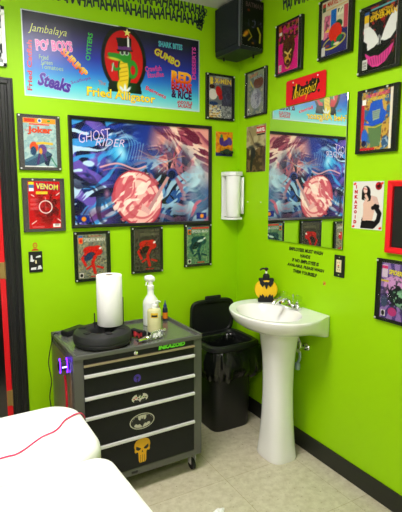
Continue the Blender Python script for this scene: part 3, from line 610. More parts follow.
# ------------------------------------------------------------------ things hung on the walls
def rimmed(bm, w, h, t, bw, lip=.003):
    """a board with a raised border, back on y=0, front to -y, bottom at z=0"""
    box(bm, -w / 2, w / 2, -t, 0, 0, h, .002, 2)
    for x0, x1, z0, z1 in ((-w / 2, w / 2, 0, bw), (-w / 2, w / 2, h - bw, h), (-w / 2, -w / 2 + bw, 0, h), (w / 2 - bw, w / 2, 0, h)):
        box(bm, x0, x1, -t - lip, -t + .001, z0, z1, .0012, 1)
def framed(name, wall, s, z0, w, h, painter, label, cat, group=None, m=None, cw=.172, ch=.262, dx=0, dz=None, clips='corners', nx=72, tilt=0, t=.012, bw=.006):
    loc, rz = on_wall(wall, s, z0)
    r = empty(name, label, cat, loc, rz, group)
    if tilt: r.rotation_euler = (0, R(tilt), rz)
    bm = bmesh.new(); rimmed(bm, w, h, t, bw); finish('backing_board', bm, m or M_FRAMEB, r)
    a = Art(cw, ch, nx); painter(a)
    a.build('cover', r, loc=(dx, -t, (h - ch) / 2 if dz is None else dz))
    bm = bmesh.new(); box(bm, -w / 2 + .004, w / 2 - .004, -t - .0065, -t - .0045, .004, h - .004); finish('clear_panel', bm, M_ACR, r)
    pts = {'corners': [(-1, 0), (1, 0), (-1, 1), (1, 1)], 'top': [(-.55, 1), (.55, 1)], 'lefttop': [(-1, 1), (-1, 0), (1, 1)], 'none': []}[clips]
    for sx, sz in pts:
        b = bmesh.new(); lathe(b, [(.0052, 0), (.0052, .002), (.004, .0035), (0.001, .004)], n=12, mx=Matrix.Translation((sx * (w / 2 - .009), -t - .0065, .009 + sz * (h - .018))) @ Matrix.Rotation(R(90), 4, 'X'))
        finish('screw', b, mat('silver_screw', (.75, .77, .8), .3, metal=.4), r, smooth=True)
    return r
GC = 'framed comic covers on the green walls'
Z = 1.526
framed('framed_comic', 'L', -1.317, 1.648, .224, .298, p_red_title, 'smoky framed comic cover with orange-red title above the bright red cover', 'comic', GC, M_FRAMEG, dx=.003, clips='corners')
framed('framed_comic', 'L', -1.308, 1.308, .228, .297, p_crosshair, 'smoky framed bright red comic cover with white crosshair circle', 'comic', GC, M_FRAMEG, dx=.002, clips='top')
framed('framed_comic', 'L', -1.042, 1.000, .218, .298, p_cw_red, 'black framed comic, red shape on grey bricks, leftmost below big poster', 'comic', GC, dx=-.002)
framed('framed_comic', 'L', -.691, 1.020, .214, .292, p_cw_dark, 'black framed comic, red shape on near-black cover, middle below big poster', 'comic', GC)
framed('framed_comic', 'L', -.324, 1.034, .206, .284, p_cw_green, 'black framed comic with dark green cover, rightmost below big poster', 'comic', GC, cw=.168, ch=.25)
framed('framed_comic', 'L', -.155, 2.002, .220, .292, p_yellow_title, 'black framed comic with yellow title, left of the room corner under the speaker', 'comic', GC)
framed('framed_comic', 'R', .208, 2.013, .230, .286, p_grey_swirl, 'black framed comic with pale grey swirls, right of the room corner under the speaker', 'comic', GC, clips='lefttop')
framed('framed_comic', 'R', .531, 2.207, .230, .289, p_pink_mask, 'black framed magenta comic with brown and gold centre above the red sign', 'comic', GC, t=.018, clips='lefttop')
framed('framed_comic', 'R', .892, 2.212, .232, .296, p_red_ball, 'black framed comic with round red ball shape, high above the mirror', 'comic', GC, t=.018, clips='lefttop', cw=.18, ch=.268)
framed('framed_comic', 'R', 1.172, 2.080, .240, .305, p_pale_wings, 'black framed dark comic with two white wing shapes and pink jagged arc', 'comic', GC, t=.014, clips='lefttop', cw=.19, ch=.28)
framed('framed_comic', 'R', 1.178, 1.712, .236, .298, p_blue_machine, 'black framed comic with blue machine shapes, right of the mirror', 'comic', GC, t=.014, clips='top', cw=.178, ch=.27)
framed('framed_comic', 'R', 1.342, .922, .238, .296, p_purple_rays, 'black framed comic with purple rays below the red picture frame', 'comic', GC, dx=-.002, clips='corners')

def picture(name, wall, s, z0, w, h, bw, t, mfr, painter, label, cat, nx, glass=True):
    loc, rz = on_wall(wall, s, z0); r = empty(name, label, cat, loc, rz)
    bm = bmesh.new()
    def side(p):                  # mitred moulding: outer and inner corners, raised profile
        pass
    o = [(-w / 2, 0), (w / 2, 0), (w / 2, h), (-w / 2, h)]
    prof = [(0, 0), (0, -t), (bw * .3, -t - .003), (bw, -t + .002), (bw, 0)]
    rings = []
    for d_, y in prof: rings.append([Vector((x + (d_ if x < 0 else -d_), y, z + (d_ if z == 0 else -d_))) for x, z in o])
    loft(bm, rings, cap0=False, cap1=False); finish('frame', bm, mfr, r)
    bm = bmesh.new(); box(bm, -w / 2 + bw * .6, w / 2 - bw * .6, -.004, 0, bw * .6, h - bw * .6); finish('backing', bm, M_BACKB, r)
    if painter:
        a = Art(w - 2 * bw, h - 2 * bw, nx); painter(a); a.build('print', r, loc=(0, -.0045, bw))
    if glass:
        bm = bmesh.new(); box(bm, -w / 2 + bw, w / 2 - bw, -t + .002, -t + .004, bw, h - bw); finish('glass', bm, M_ACR, r)
    return r
picture('framed_poster', 'L', -.691, 1.320, .935, .638, .019, .018, M_FRAMEB, p_big, 'wide black framed poster of blue and pink flames around a pink wheel', 'poster', 270)
picture('picture_frame', 'R', 1.495, 1.249, .46, .332, .027, .018, M_RED, None, 'bright red picture frame around a black panel at the right edge', 'picture frame', 4)
loc, rz = on_wall('L', -1.60, 2.178); r = empty('framed_print', 'silver framed grey and white print above the doorway', 'picture', loc, rz)
bm = bmesh.new(); rimmed(bm, .27, .297, .012, .018, .005); finish('frame', bm, M_SILVER, r)
a = Art(.234, .261, 60); p_silver(a); a.build('print', r, loc=(0, -.012, .018))
for sx, sz in ((1, 1), (1, 0), (-1, 1), (-1, 0)):
    b = bmesh.new(); lathe(b, [(.009, 0), (.009, .003), (.006, .006)], n=14, mx=Matrix.Translation((sx * .118, -.017, .148 + sz * .11 - (1 - sz) * .11)) @ Matrix.Rotation(R(90), 4, 'X')); finish('screw', b, M_WHITE, r)

# banner: a thin vinyl sheet stuck on the wall
a = Art(1.074, .442, 300); p_banner(a); loc, rz = on_wall('L', -.845, 2.044)
r = a.build('banner', None, M_VINYL, t=.002, step=.0003); r.location = loc
tag(r, 'wide blue vinyl restaurant banner with green alligator in a red oval', 'banner')

# unframed sheets on the right wall
a = Art(.213, .296, 60); p_beige(a); r = a.build('comic_poster', None, t=.001); loc, rz = on_wall('R', .207, 1.660); r.location = loc; r.rotation_euler[2] = rz
tag(r, 'unframed sepia poster with a small red logo box beside the room corner', 'poster')
a = Art(.187, .232, 84); p_photo(a); r = a.build('photo_poster', None, t=.001); loc, rz = on_wall('R', 1.138, 1.348); r.location = loc; r.rotation_euler[2] = rz
tag(r, 'white photo poster of shirtless person with black hair and long black glove', 'poster')

# mirror
loc, rz = on_wall('R', .677, 1.231, .003); r = empty('wall_mirror', 'frameless rectangular wall mirror reflecting the banner and poster', 'mirror', loc, rz)
bm = bmesh.new(); box(bm, -.316, .316, -.004, 0, 0, .790); finish('backing', bm, mat('mirror_edge', rgb(30, 52, 44), .3), r)
bm = bmesh.new(); box(bm, -.315, .315, -.008, -.0042, .001, .789, .0012, 1); finish('glass', bm, M_MIRROR, r)
# red plate sign
loc, rz = on_wall('R', .669, 2.026, .006); r = empty('plate_sign', 'red metal plate sign with yellow script on black splatter above the mirror', 'sign', loc, rz)
bm = bmesh.new(); box(bm, -.163, .163, -.0015, 0, 0, .14, 0)
bmesh.ops.bevel(bm, geom=[e for e in bm.edges if abs(e.verts[0].co.y - e.verts[1].co.y) > .001], offset=.014, segments=4, profile=.5, affect='EDGES'); finish('plate', bm, M_RED, r)
a = Art(.326, .14, 10); rnd = random.Random(5)
for cx, cy, rr in ((.3, .22, .09), (.24, .17, .05), (.42, .19, .06), (.62, .2, .07), (.7, .25, .08), (.72, .17, .05), (.52, .2, .07), (.8, .28, .04), (.84, .13, .02), (.18, .11, .016), (.2, .3, .016), (.55, .31, .02)):
    rr *= 1.25; a.shape([(cx + rr * (1 + .45 * rnd.random() * (k % 2)) * math.cos(k * math.pi / 9), cy + rr * (1 + .45 * rnd.random() * (k % 2)) * math.sin(k * math.pi / 9) * .9) for k in range(18)], (14, 14, 14), 1)
a.text('Inkazoid', .5, .2, .17, (244, 206, 20), .62, 6, -.005, .6, layer=3); a.shape([(.52, .04), (.535, .04), (.62, .26), (.605, .26)], (244, 206, 20), 3); a.shape([(.25, .1), (.28, .1), (.3, .34), (.27, .34)], (244, 206, 20), 3)
a.build('lettering', r, M_DECAL, t=.0015, sheet=False)
for sx in (-.1, .1):
    b = bmesh.new(); lathe(b, [(.0045, 0), (.004, .002)], n=10, mx=Matrix.Translation((sx, -.0015, .123)) @ Matrix.Rotation(R(90), 4, 'X')); finish('screw', b, M_WHITE, r)

# painted / stuck lettering
def lettering(name, wall, s, z, items, label, cat, col=(34, 58, 54)):
    a = Art(1, 1, 4)
    for it in items: a.text(it[0], it[1] + .5, it[2], it[3], it[5] if len(it) > 5 else col, it[4] if len(it) > 4 else None, it[6] if len(it) > 6 else 0, it[7] if len(it) > 7 else .03, it[8] if len(it) > 8 else 0)
    r = a.build(name, None, M_DECAL, t=0, sheet=False, step=.0006); loc, rz = on_wall(wall, s, z, .001)
    r.location = loc; r.rotation_euler[2] = rz; return tag(r, label, cat)
rnd = random.Random(3); items = []
x = -.50
i = 0
while x < .49:
    for row in (0, 1):
        hgt = .062 + rnd.uniform(-.006, .008)
        items.append(('HA'[(i + row) % 2], x + row * .018, .033 + row * .064 + rnd.uniform(-.006, .006) - (.012 if x < .2 and row == 0 else 0), hgt, .034, (38, 60, 62), rnd.uniform(-9, 9), .035))
    x += .0375; i += 1
for k in range(9): items.append(('SE2'[k % 3], .46 + .06 * rnd.random(), -.01 + .1 * rnd.random(), .04, .03, (38, 60, 62), rnd.uniform(-80, 80), .0))
lettering('laughing_lettering', 'L', -.775, 2.575, items, 'dark rows of repeated HAHA lettering above the banner', 'lettering')
items = []
for i in range(6): items.append(('HA'[i % 2], -.09 + .036 * i, .04 + rnd.uniform(-.012, .012), .07, .032, (38, 60, 62), rnd.uniform(-8, 8), .035))
lettering('laughing_lettering', 'R', .56, 2.565, items, 'dark HAHA lettering high on the wall above magenta comic', 'lettering')
L5 = ['EMPLOYEES MUST WASH', 'HANDS', 'IF NO EMPLOYEE IS', 'AVAILABLE, PLEASE WASH', 'THEM YOURSELF']
wds = [.285, .085, .225, .31, .2]
lettering('notice_lettering', 'R', .706, 1.07, [(t_, 0, .124 - .0325 * k, .019, wds[k], (22, 36, 18), 0, .045, .2) for k, t_ in enumerate(L5)], 'small black hand-washing notice lettered on the wall above the sink', 'lettering')

# outlets, sticker, screws
def plate(name, wall, s, z, w, h, label, cat):
    loc, rz = on_wall(wall, s, z); r = empty(name, label, cat, loc, rz)
    bm = bmesh.new(); box(bm, -w / 2, w / 2, -.006, 0, 0, h, .0025, 3); finish('cover_plate', bm, M_BLACK, r); return r
r = plate('wall_outlet', 'R', .975, 1.084, .072, .117, 'black plate with ivory safety outlet right of the mirror', 'outlet')
bm = bmesh.new(); box(bm, -.017, .017, -.009, -.005, .026, .092, .0015, 2); finish('receptacle', bm, M_IVORY, r)
for zz, c in ((.062, M_RED), (.054, M_BLACK)):
    b = bmesh.new(); box(b, -.005, .005, -.0105, -.0085, zz - .0025, zz + .0025, .0005, 1); finish('button', b, c, r)
for zz in (.04, .078):
  for sx in (-.006, .006):
    b = bmesh.new(); box(b, sx - .001, sx + .001, -.0094, -.0088, zz - .004, zz + .004)
    finish('socket_slot', b, M_BLACKM, r)
for zz in (.012, .105):
    b = bmesh.new(); lathe(b, [(.004, 0), (.003, .0015)], n=10, mx=Matrix.Translation((0, -.006, zz)) @ Matrix.Rotation(R(90), 4, 'X')); finish('screw', b, M_CHROME, r)
r = plate('light_switch', 'L', -1.367, 1.079, .074, .118, 'black switch plate covered with white stickers beside the door casing', 'light switch')
a = Art(.074, .118, 10); A_ = a.A
for q_ in ([(.1, .85), (.3, .8), (.42, .95), (.3, 1.0), (.26, 1.3), (.16, 1.34)], [(.5, 1.1), (.9, 1.14), (.86, 1.3), (.56, 1.22)], [(.12, .2), (.5, .2), (.52, .4), (.14, .36)], [(.6, .2), (.95, .24), (.84, .52), (.66, .48)]):
    a = Art(.074, .118, 10); a.shape(q_, (222, 224, 226)); a.build('sticker', r, M_DECAL, t=.0062, sheet=False)
b = bmesh.new(); box(b, -.004, .004, -.013, -.005, .05, .068, .001, 1); finish('toggle', b, M_IVORY, r)
a = Art(.05, .05, 10); sc = (206, 70, 30)
for k in range(10):
    t0, t1 = k * math.pi / 5, (k + 1) * math.pi / 5
    for (cx, cy, r0, r1, sy) in ((.5, .62, .17, .26, 1.25),):
        a.shape([(cx + r0 * math.cos(t0), cy + r0 * sy * math.sin(t0)), (cx + r1 * math.cos(t0), cy + r1 * sy * math.sin(t0)), (cx + r1 * math.cos(t1), cy + r1 * sy * math.sin(t1)), (cx + r0 * math.cos(t1), cy + r0 * sy * math.sin(t1))], sc)
a.shape([(.1, .02), (.9, .02), (.82, .16), (.62, .26), (.38, .26), (.18, .16)], sc); a.shape([(.42, .56), (.58, .56), (.55, .68), (.45, .68)], sc)
r = a.build('wall_sticker', None, M_DECAL, t=0, sheet=False); loc, rz = on_wall('L', -1.366, 1.200, .001); r.location = loc; tag(r, 'small orange-red outline doodle sticker above the black switch plate', 'sticker')
a = Art(.022, .022, 10); a.shape([(0, 0), (1, 0), (1, 1), (0, 1)], (206, 176, 60), 1); a.shape([(.3, .2), (.85, .3), (.9, .9), (.6, .6)], (206, 60, 40), 2); a.shape([(.1, .1), (.4, .1), (.3, .5), (.1, .5)], (90, 110, 60), 2)
r = a.build('wall_sticker', None, M_DECAL, t=0, sheet=False); loc, rz = on_wall('R', .866, 1.02, .001); r.location = loc; r.rotation_euler[2] = rz; tag(r, 'tiny orange and gold square sticker below the hand-washing notice', 'sticker')
for k, s_ in enumerate((.123, .27)):
    b = bmesh.new(); lathe(b, [(.004, 0), (.004, .002), (.002, .004)], n=10, mx=Matrix.Rotation(R(90), 4, 'X')); loc, rz = on_wall('R', s_, 1.464, .001)
    tag(finish('wall_screw', b, M_SILVER, None, loc, rot=(0, 0, rz)), ['small bare screw in the wall just right of the paper towel dispenser', 'small bare screw in the wall just left of the mirror'][k], 'screw', 'bare wall screws')

# toy on its card
loc, rz = on_wall('L', -.117, 1.770); r = empty('carded_toy', 'orange and purple toy card with a small car, above the paper towel dispenser', 'toy', loc, rz)
a = Art(.134, .16, 50); p_toy(a); a.build('card', r, t=.001)
bm = bmesh.new(); box(bm, -.05, .066, -.04, -.0015, .012, .052, .006, 2); finish('blister', bm, M_CLEARPL, r)
bm = bmesh.new(); rg = []
for x_, hw, z0, z1 in ((-.04, .010, .02, .03), (-.034, .013, .018, .033), (-.014, .014, .018, .036), (-.004, .013, .018, .045), (.016, .013, .018, .045), (.026, .014, .018, .036), (.05, .013, .018, .034), (.056, .010, .02, .03)):
    rg.append([Vector((x_, -.021 - hw, z0)), Vector((x_, -.021 + hw, z0)), Vector((x_, -.021 + hw * .8, z1)), Vector((x_, -.021 - hw * .8, z1))])
loft(bm, rg); finish('toy_car', bm, mat('toy_green', rgb(40, 66, 44), .3), r)
for x_ in (-.024, .04):
    b = bmesh.new(); lathe(b, [(.007, -.036), (.007, -.006)], n=12, mx=Matrix.Translation((x_, 0, .02)) @ Matrix.Rotation(R(90), 4, 'X') @ Matrix.Scale(-1, 4, (0, 0, 1)))
    finish('wheel', b, M_BLACKM, r)

# speaker filling the corner under the ceiling
r = empty('wall_speaker', 'dark box speaker in the upper corner with comic picture on its side', 'speaker', (-.106, -.146, 2.385))
r.rotation_euler = (0, 0, R(4))
bm = bmesh.new(); hw, hd = .094, .132
rg = []
for z_, ins in ((0, .006), (.008, .001), (.03, 0), (.25, 0), (.29, .006), (.306, .02)):
    q = []
    for cx, cy, a0 in ((1, 1, 0), (-1, 1, 90), (-1, -1, 180), (1, -1, 270)):
        rr = .02 if cx < 0 and cy > 0 else .008
        for k in range(4):
            t = R(a0 + k * 30); q.append(Vector((cx * (hw - rr - ins) + rr * math.cos(t), cy * (hd - rr - ins * .6) + rr * math.sin(t), z_)))
    rg.append(q)
loft(bm, rg); finish('cabinet', bm, M_NAVY, r, smooth=True)
bm = bmesh.new(); box(bm, -hw - .006, -hw + .001, -hd + .016, hd - .016, .03, .285, .004, 2); finish('grille', bm, mat('speaker_grille', rgb(26, 32, 42), .7, bump=.8, bscale=500), r)
bm = bmesh.new(); box(bm, -hw - .004, -hw + .005, -hd - .004, -hd + .006, .012, .3, .002, 2); finish('edge_trim', bm, mat('grey_edge', rgb(92, 98, 106), .4), r)
a = Art(.165, .27, 60); p_speaker(a); a.build('comic_picture', r, t=.001, loc=(.006, -hd - .0003, .022))
for x_, y_ in ((-.05, .085), (.066, -.07)):
    b = bmesh.new(); box(b, x_ - .004, x_ + .004, y_ - .006, y_ + .006, -.022, .012, .001, 1); finish('bracket', b, M_BLACKM, r)

# paper towel dispenser on the left wall
loc, rz = on_wall('L', -.078, 1.318); r = empty('towel_dispenser', 'white wall bracket dispenser mounted beside the room corner', 'dispenser', loc, rz); r.scale = (.9, .9, .91); r.location[2] = 1.345
bm = bmesh.new(); box(bm, -.068, -.045, -.012, 0, 0, .35, .004, 2); box(bm, -.068, .02, -.010, 0, .02, .33, .004, 2); finish('back_plate', bm, M_WHITE, r)
for z0, z1 in ((.322, .35), (0, .016)):
    b = bmesh.new()
    q0 = [(-.068, 0), (.03, 0), (.062, -.03), (.066, -.085), (.045, -.12), (-.02, -.128), (-.055, -.10), (-.068, -.05)]
    loft(b, [[Vector((x_, y_, z0)) for x_, y_ in q0], [Vector((x_ * .97, y_, z1)) for x_, y_ in q0]]); finish('arm', b, M_WHITE, r)
t = empty('paper_towel_roll', 'white paper towel roll upright in the wall dispenser', 'paper towel roll', (-.084, -.070, 1.364)); t.scale = (.88, .88, .91)
bm = bmesh.new(); lathe(bm, [(.018, 0), (.054, 0), (.055, .002), (.055, .296), (.054, .298), (.018, .298)], n=40, cap=False); finish('paper', bm, M_PAPER, t, smooth=True)
bm = bmesh.new(); pth = [(.054 * math.cos(R(a_)), .054 * math.sin(R(a_))) for a_ in (60, 45, 30, 15, 0)] + [(.058, -.02), (.062, -.032), (.068, -.040)]
loft(bm, [[Vector((x_ * 1.02, y_ * 1.02, z_)) for x_, y_ in pth] for z_ in (.02, .08, .16, .24, .29)], close_u=False, cap0=False, cap1=False)
o = finish('loose_sheet', bm, M_PAPER, t, smooth=True); md = o.modifiers.new('s', 'SOLIDIFY'); md.thickness = .0012

# ------------------------------------------------------------------ tool chest
CX, CYc = -.9945, -.431
chest = empty('tool_chest', 'grey rolling tool chest with five black drawers and comic stickers', 'tool chest', (CX, CYc, 0), R(1.3))
HW, HD = .344, .215
bm = bmesh.new()
for sx in (-1, 1):
    box(bm, sx * (HW - .026) - .026, sx * (HW - .026) + .026, -HD, -HD + .02, .10, .762, .004, 2)     # front stiles
for x0, x1 in ((-HW, -HW + .004), (HW - .004, HW)): box(bm, x0, x1, -HD + .01, HD, .10, .76, 0)
box(bm, -HW, HW, HD - .004, HD, .10, .76); box(bm, -HW + .004, HW - .004, -HD + .02, HD - .004, .10, .11)
finish('carcass', bm, M_GREYM, chest)
bm = bmesh.new(); box(bm, -HW, HW, -HD - .005, HD, .755, .772, .003, 2)
finish('top_tray', bm, M_TOP, chest)
bm = bmesh.new()
for x0, x1, y0, y1 in ((-HW, -HW + .016, -HD - .004, HD + .002), (HW - .016, HW + .001, -HD - .004, HD + .002), (-HW, HW, HD - .014, HD + .002), (-HW, HW, -HD - .006, -HD + .01)):
    box(bm, x0, x1, y0, y1, .757, .784 if not (y1 < 0) else .777, .004, 2)
finish('top_rim', bm, M_GREYM, chest)
# polished left side panel
bm = bmesh.new(); box(bm, -HW - .003, -HW - .0005, -HD + .03, HD - .012, .13, .74, .001, 1)
finish('side_panel', bm, mat('polished_side', (.5, .5, .48), .34, metal=1), chest)
bm = bmesh.new(); box(bm, -HW + .049, HW - .049, -HD - .002, -HD + .02, .731, .757, .001, 1); finish('fascia', bm, M_DRAWER, chest)
a = Art(.165, .026, 8); a.text('INKAZOID', .5, .085, .12, (110, 214, 50), .9, 0, .06, .15, outline=(24, 60, 20), ow=.03)
a.build('label', chest, M_DECAL, t=.0008, sheet=False, loc=(.165, -HD - .002, .733))
b = bmesh.new(); lathe(b, [(.011, 0), (.011, .004), (.006, .007), (.006, .012), (.002, .013)], n=20, mx=Matrix.Translation((-.035, -HD - .002, .743)) @ Matrix.Rotation(R(90), 4, 'X')); finish('lock', b, M_CHROME, chest, smooth=True)
DR = [(.683, .729, M_BRONZE), (.573, .680, M_SILVER), (.474, .570, M_SILVER), (.312, .470, M_SILVER), (.138, .309, M_SILVER)]
emb = {}
for k, (z0, z1, mh) in enumerate(DR):
    bm = bmesh.new(); box(bm, -HW + .049, HW - .049, -HD - .004, -HD + .3, z0, z1 - .002, .002, 2); dr = finish('drawer', bm, M_DRAWER, chest)
    bm = bmesh.new(); hh = .011 if k == 0 else .017
    rg = []
    for x_ in (-HW + .049, HW - .049):
        rg.append([Vector((x_, -HD - .004, z1 - hh)), Vector((x_, -HD - .012, z1 - hh + .001)), Vector((x_, -HD - .015, z1 - hh + .005)), Vector((x_, -HD - .013, z1 - .002)), Vector((x_, -HD - .004, z1))])
    loft(bm, rg); finish('handle', bm, mh, dr); emb[k] = dr
bm = bmesh.new(); box(bm, -HW + .05, HW - .05, -HD - .001, -HD + .02, .098, .136, .003, 2); finish('bottom_rail', bm, M_GREYM, chest)
b = bmesh.new(); box(b, -.07, -.035, -HD - .0025, -HD - .0005, .108, .122, .001, 1); finish('rail_badge', b, M_BLACK, chest)
def mir(h): return h + [(-x_, y_) for x_, y_ in reversed(h) if x_ > 0]
BAT = mir([(0, .10), (.03, .10), (.05, .19), (.065, .08), (.1, .05), (.15, .07), (.18, .13), (.18, .22), (.30, .20), (.42, .12), (.49, .0), (.46, -.11), (.36, -.2), (.36, -.12), (.31, -.07), (.24, -.08), (.19, -.13), (.17, -.1), (.11, -.1), (.05, -.16), (0, -.25)])
def oval(cx, cy, rx, ry, n=36, rot=0): return [(cx + rx * math.cos(2 * math.pi * k / n) * math.cos(rot) - ry * math.sin(2 * math.pi * k / n) * math.sin(rot), cy + rx * math.cos(2 * math.pi * k / n) * math.sin(rot) + ry * math.sin(2 * math.pi * k / n) * math.cos(rot)) for k in range(n)]
def emblem(dr, x_, z_, w_, h_, fn):
    a = Art(w_, h_, 4); fn(a); a.build('emblem', dr, M_DECAL, t=.0004, sheet=False, loc=(x_, -HD - .0045, z_ - h_ / 2))
def e_purple(a):
    a.shape(oval(.5, .5, .46, .48), (84, 60, 170), 1); a.shape(oval(.52, .56, .17, .16), (30, 30, 40), 2); a.shape([(.42, .05), (.56, .05), (.54, .4), (.46, .4)], (30, 30, 40), 2); a.shape([(.1, .6), (.4, .74), (.36, .8), (.14, .7)], (40, 34, 70), 2)
def e_bat1(a):
    a.shape([(.5 + x_ * .98, a.A / 2 + y_ * 1.0) for x_, y_ in BAT], (214, 210, 196), 1)
    for cx, cy, c in ((.16, .3, (200, 30, 60)), (.28, .36, (206, 40, 70)), (.55, .34, (80, 140, 40)), (.72, .34, (120, 150, 40)), (.84, .3, (90, 100, 50)), (.42, .28, (90, 40, 60))): a.shape(oval(cx, cy, .055, .04, 12), c, 2)
    a.shape([(.18, .08), (.44, .06), (.4, .16), (.3, .22)], (30, 32, 34), 2); a.shape([(.56, .06), (.82, .08), (.7, .22), (.6, .16)], (30, 32, 34), 2)
def e_bat2(a):
    a.shape(oval(.5, a.A / 2, .5, .31), (206, 204, 186), 1); a.shape(oval(.5, a.A / 2, .465, .275), (30, 32, 34), 2); a.shape(oval(.5, a.A / 2, .43, .245), (206, 204, 186), 3); a.shape([(.5 + x_ * .9, a.A / 2 + .0 + y_ * .95) for x_, y_ in BAT], (30, 32, 34), 4)
def e_skull(a):
    A_ = a.A; y = (232, 178, 14); K_ = (30, 30, 28)
    a.shape([(.5 + x_, A_ * y_) for x_, y_ in mir([(0, 1), (.2, .985), (.36, .93), (.46, .82), (.48, .7), (.44, .6), (.46, .5), (.4, .44), (.3, .47), (.24, .42), (.22, .08), (.16, .0), (.0, .0)])], y, 1)
    for s_ in (-1, 1): a.shape([(.5 + s_ * x_, A_ * y_) for x_, y_ in ((.08, .6), (.36, .72), (.38, .6), (.26, .52), (.12, .54))], K_, 2)
    a.shape([(.45, A_ * .42), (.55, A_ * .42), (.5, A_ * .52)], K_, 2)
    for x_ in (-.11, 0, .11): a.shape([(.5 + x_ - .014, 0), (.5 + x_ + .014, 0), (.5 + x_ + .01, A_ * .32), (.5 + x_ - .01, A_ * .32)], K_, 2)
emblem(emb[1], -.03, .613, .042, .042, e_purple); emblem(emb[2], -.018, .508, .092, .058, e_bat1); emblem(emb[3], -.008, .382, .135, .09, e_bat2); emblem(emb[4], -.010, .225, .092, .13, e_skull)
for sx, sy in ((-1, -1), (1, -1), (-1, 1), (1, 1)):
    x_, y_ = sx * (HW - .04), sy * (HD - .04)
    bm = bmesh.new(); box(bm, x_ - .022, x_ + .022, y_ - .022, y_ + .022, .093, .1, .001, 1)
    for d_ in (-.016, .013): box(bm, x_ + d_, x_ + d_ + .003, y_ - .016, y_ + .016, .035, .094, .001, 1)
    c = finish('caster', bm, M_SILVER, chest)
    bm = bmesh.new(); lathe(bm, [(.026, -.011), (.031, -.008), (.031, .008), (.026, .011)], n=24, mx=Matrix.Translation((x_, y_, .031)) @ Matrix.Rotation(R(90), 4, 'Y')); finish('wheel', bm, M_BLACKM, c, smooth=True)
TOP = .7722
# towel holder: wide black ring base, upright rods
th = empty('towel_holder', 'black round weighted paper towel stand with grooved ring base', 'towel holder', (-1.147, -.512, TOP + .003))
bm = bmesh.new(); prof = [(.058, .008), (.09, 0), (.122, .0), (.138, .008), (.143, .022), (.141, .027), (.145, .031), (.145, .05), (.139, .064), (.12, .074), (.092, .076), (.07, .069), (.06, .056), (.058, .03)]
vr = [ring(0, 0, z_, r_, r_, 48) for r_, z_ in prof]; rr_ = vr + [vr[0]]
loft(bm, rr_, cap0=False, cap1=False); bmesh.ops.remove_doubles(bm, verts=bm.verts, dist=1e-5)
finish('ring_base', bm, M_RUBBER, th, smooth=True)
for k in range(6):
    bm = bmesh.new(); t = R(30 + 60 * k); loft(bm, [[Vector((r_ * math.cos(t + d_), r_ * math.sin(t + d_), z_)) for r_, d_ in ((.085, -.14), (.118, -.12), (.118, .12), (.085, .14))] for z_ in (.068, .0785)])
    finish('top_pad', bm, M_BLACKM, th)
bm = bmesh.new(); box(bm, -.06, .075, -.012, .012, .016, .026, .002, 1); box(bm, .03, .048, -.06, .07, .016, .026, .002, 1); lathe(bm, [(.03, .016), (.03, .054), (.012, .06), (.012, .075)], .055, .042, 20); finish('spider', bm, M_BLACKM, th)
bm = bmesh.new(); tube(bm, [(.055, .042, .05), (.055, .042, .32)], .008, 10); finish('centre_post', bm, M_BLACKM, th)
for (x_, y_, h_) in ((.130, .055, .155), (-.019, .065, .085)):
    b = bmesh.new(); tube(b, [(x_, y_, .055), (x_, y_, .055 + h_)], .0035, 8); finish('side_rod', b, M_BLACKM, th)
t = empty('paper_towel_roll', 'white paper towel roll standing on the black ring-based stand', 'paper towel roll', (-1.092, -.470, TOP + .082))
bm = bmesh.new(); lathe(bm, [(.0205, 0), (.0625, 0), (.0645, .003), (.065, .14), (.0645, .255), (.0625, .258), (.0205, .258)], n=48, cap=False); finish('paper', bm, M_PAPER, t, smooth=True)
bm = bmesh.new(); rA = [ring(0, 0, z_, r_, r_, 24) for r_, z_ in ((.0185, .001), (.0203, .001), (.0203, .257), (.0185, .257), (.0185, .001))]; loft(bm, rA, cap0=False, cap1=False); finish('cardboard_core', bm, mat('cardboard', rgb(150, 124, 92), .9), t, smooth=True)
# power adapter and its cables
t = empty('power_adapter', 'black power adapter lying behind the ring-based stand', 'power adapter', (-1.228, -.268, TOP + .001), R(32))
bm = bmesh.new(); box(bm, -.075, .065, -.026, .026, 0, .03, .006, 3); finish('housing', bm, M_BLACK, t)
bm = bmesh.new(); tube(bm, catmull([(.064, 0, .014), (.1, .01, .012), (.13, .015, .008)], 5), .004, 8); finish('cable', bm, M_BLACKM, t, smooth=True)
bm = bmesh.new(); tube(bm, catmull([(-1.318, -.29, .79), (-1.338, -.28, .785), (-1.352, -.26, .72), (-1.365, -.24, .62), (-1.356, -.25, .52), (-1.365, -.23, .42), (-1.357, -.24, .3), (-1.37, -.25, .1)], 8), .003, 8)
tag(finish('power_cable', bm, M_BLACKM, None, smooth=True), 'thin black cable hanging down behind the left side of the chest', 'cable')
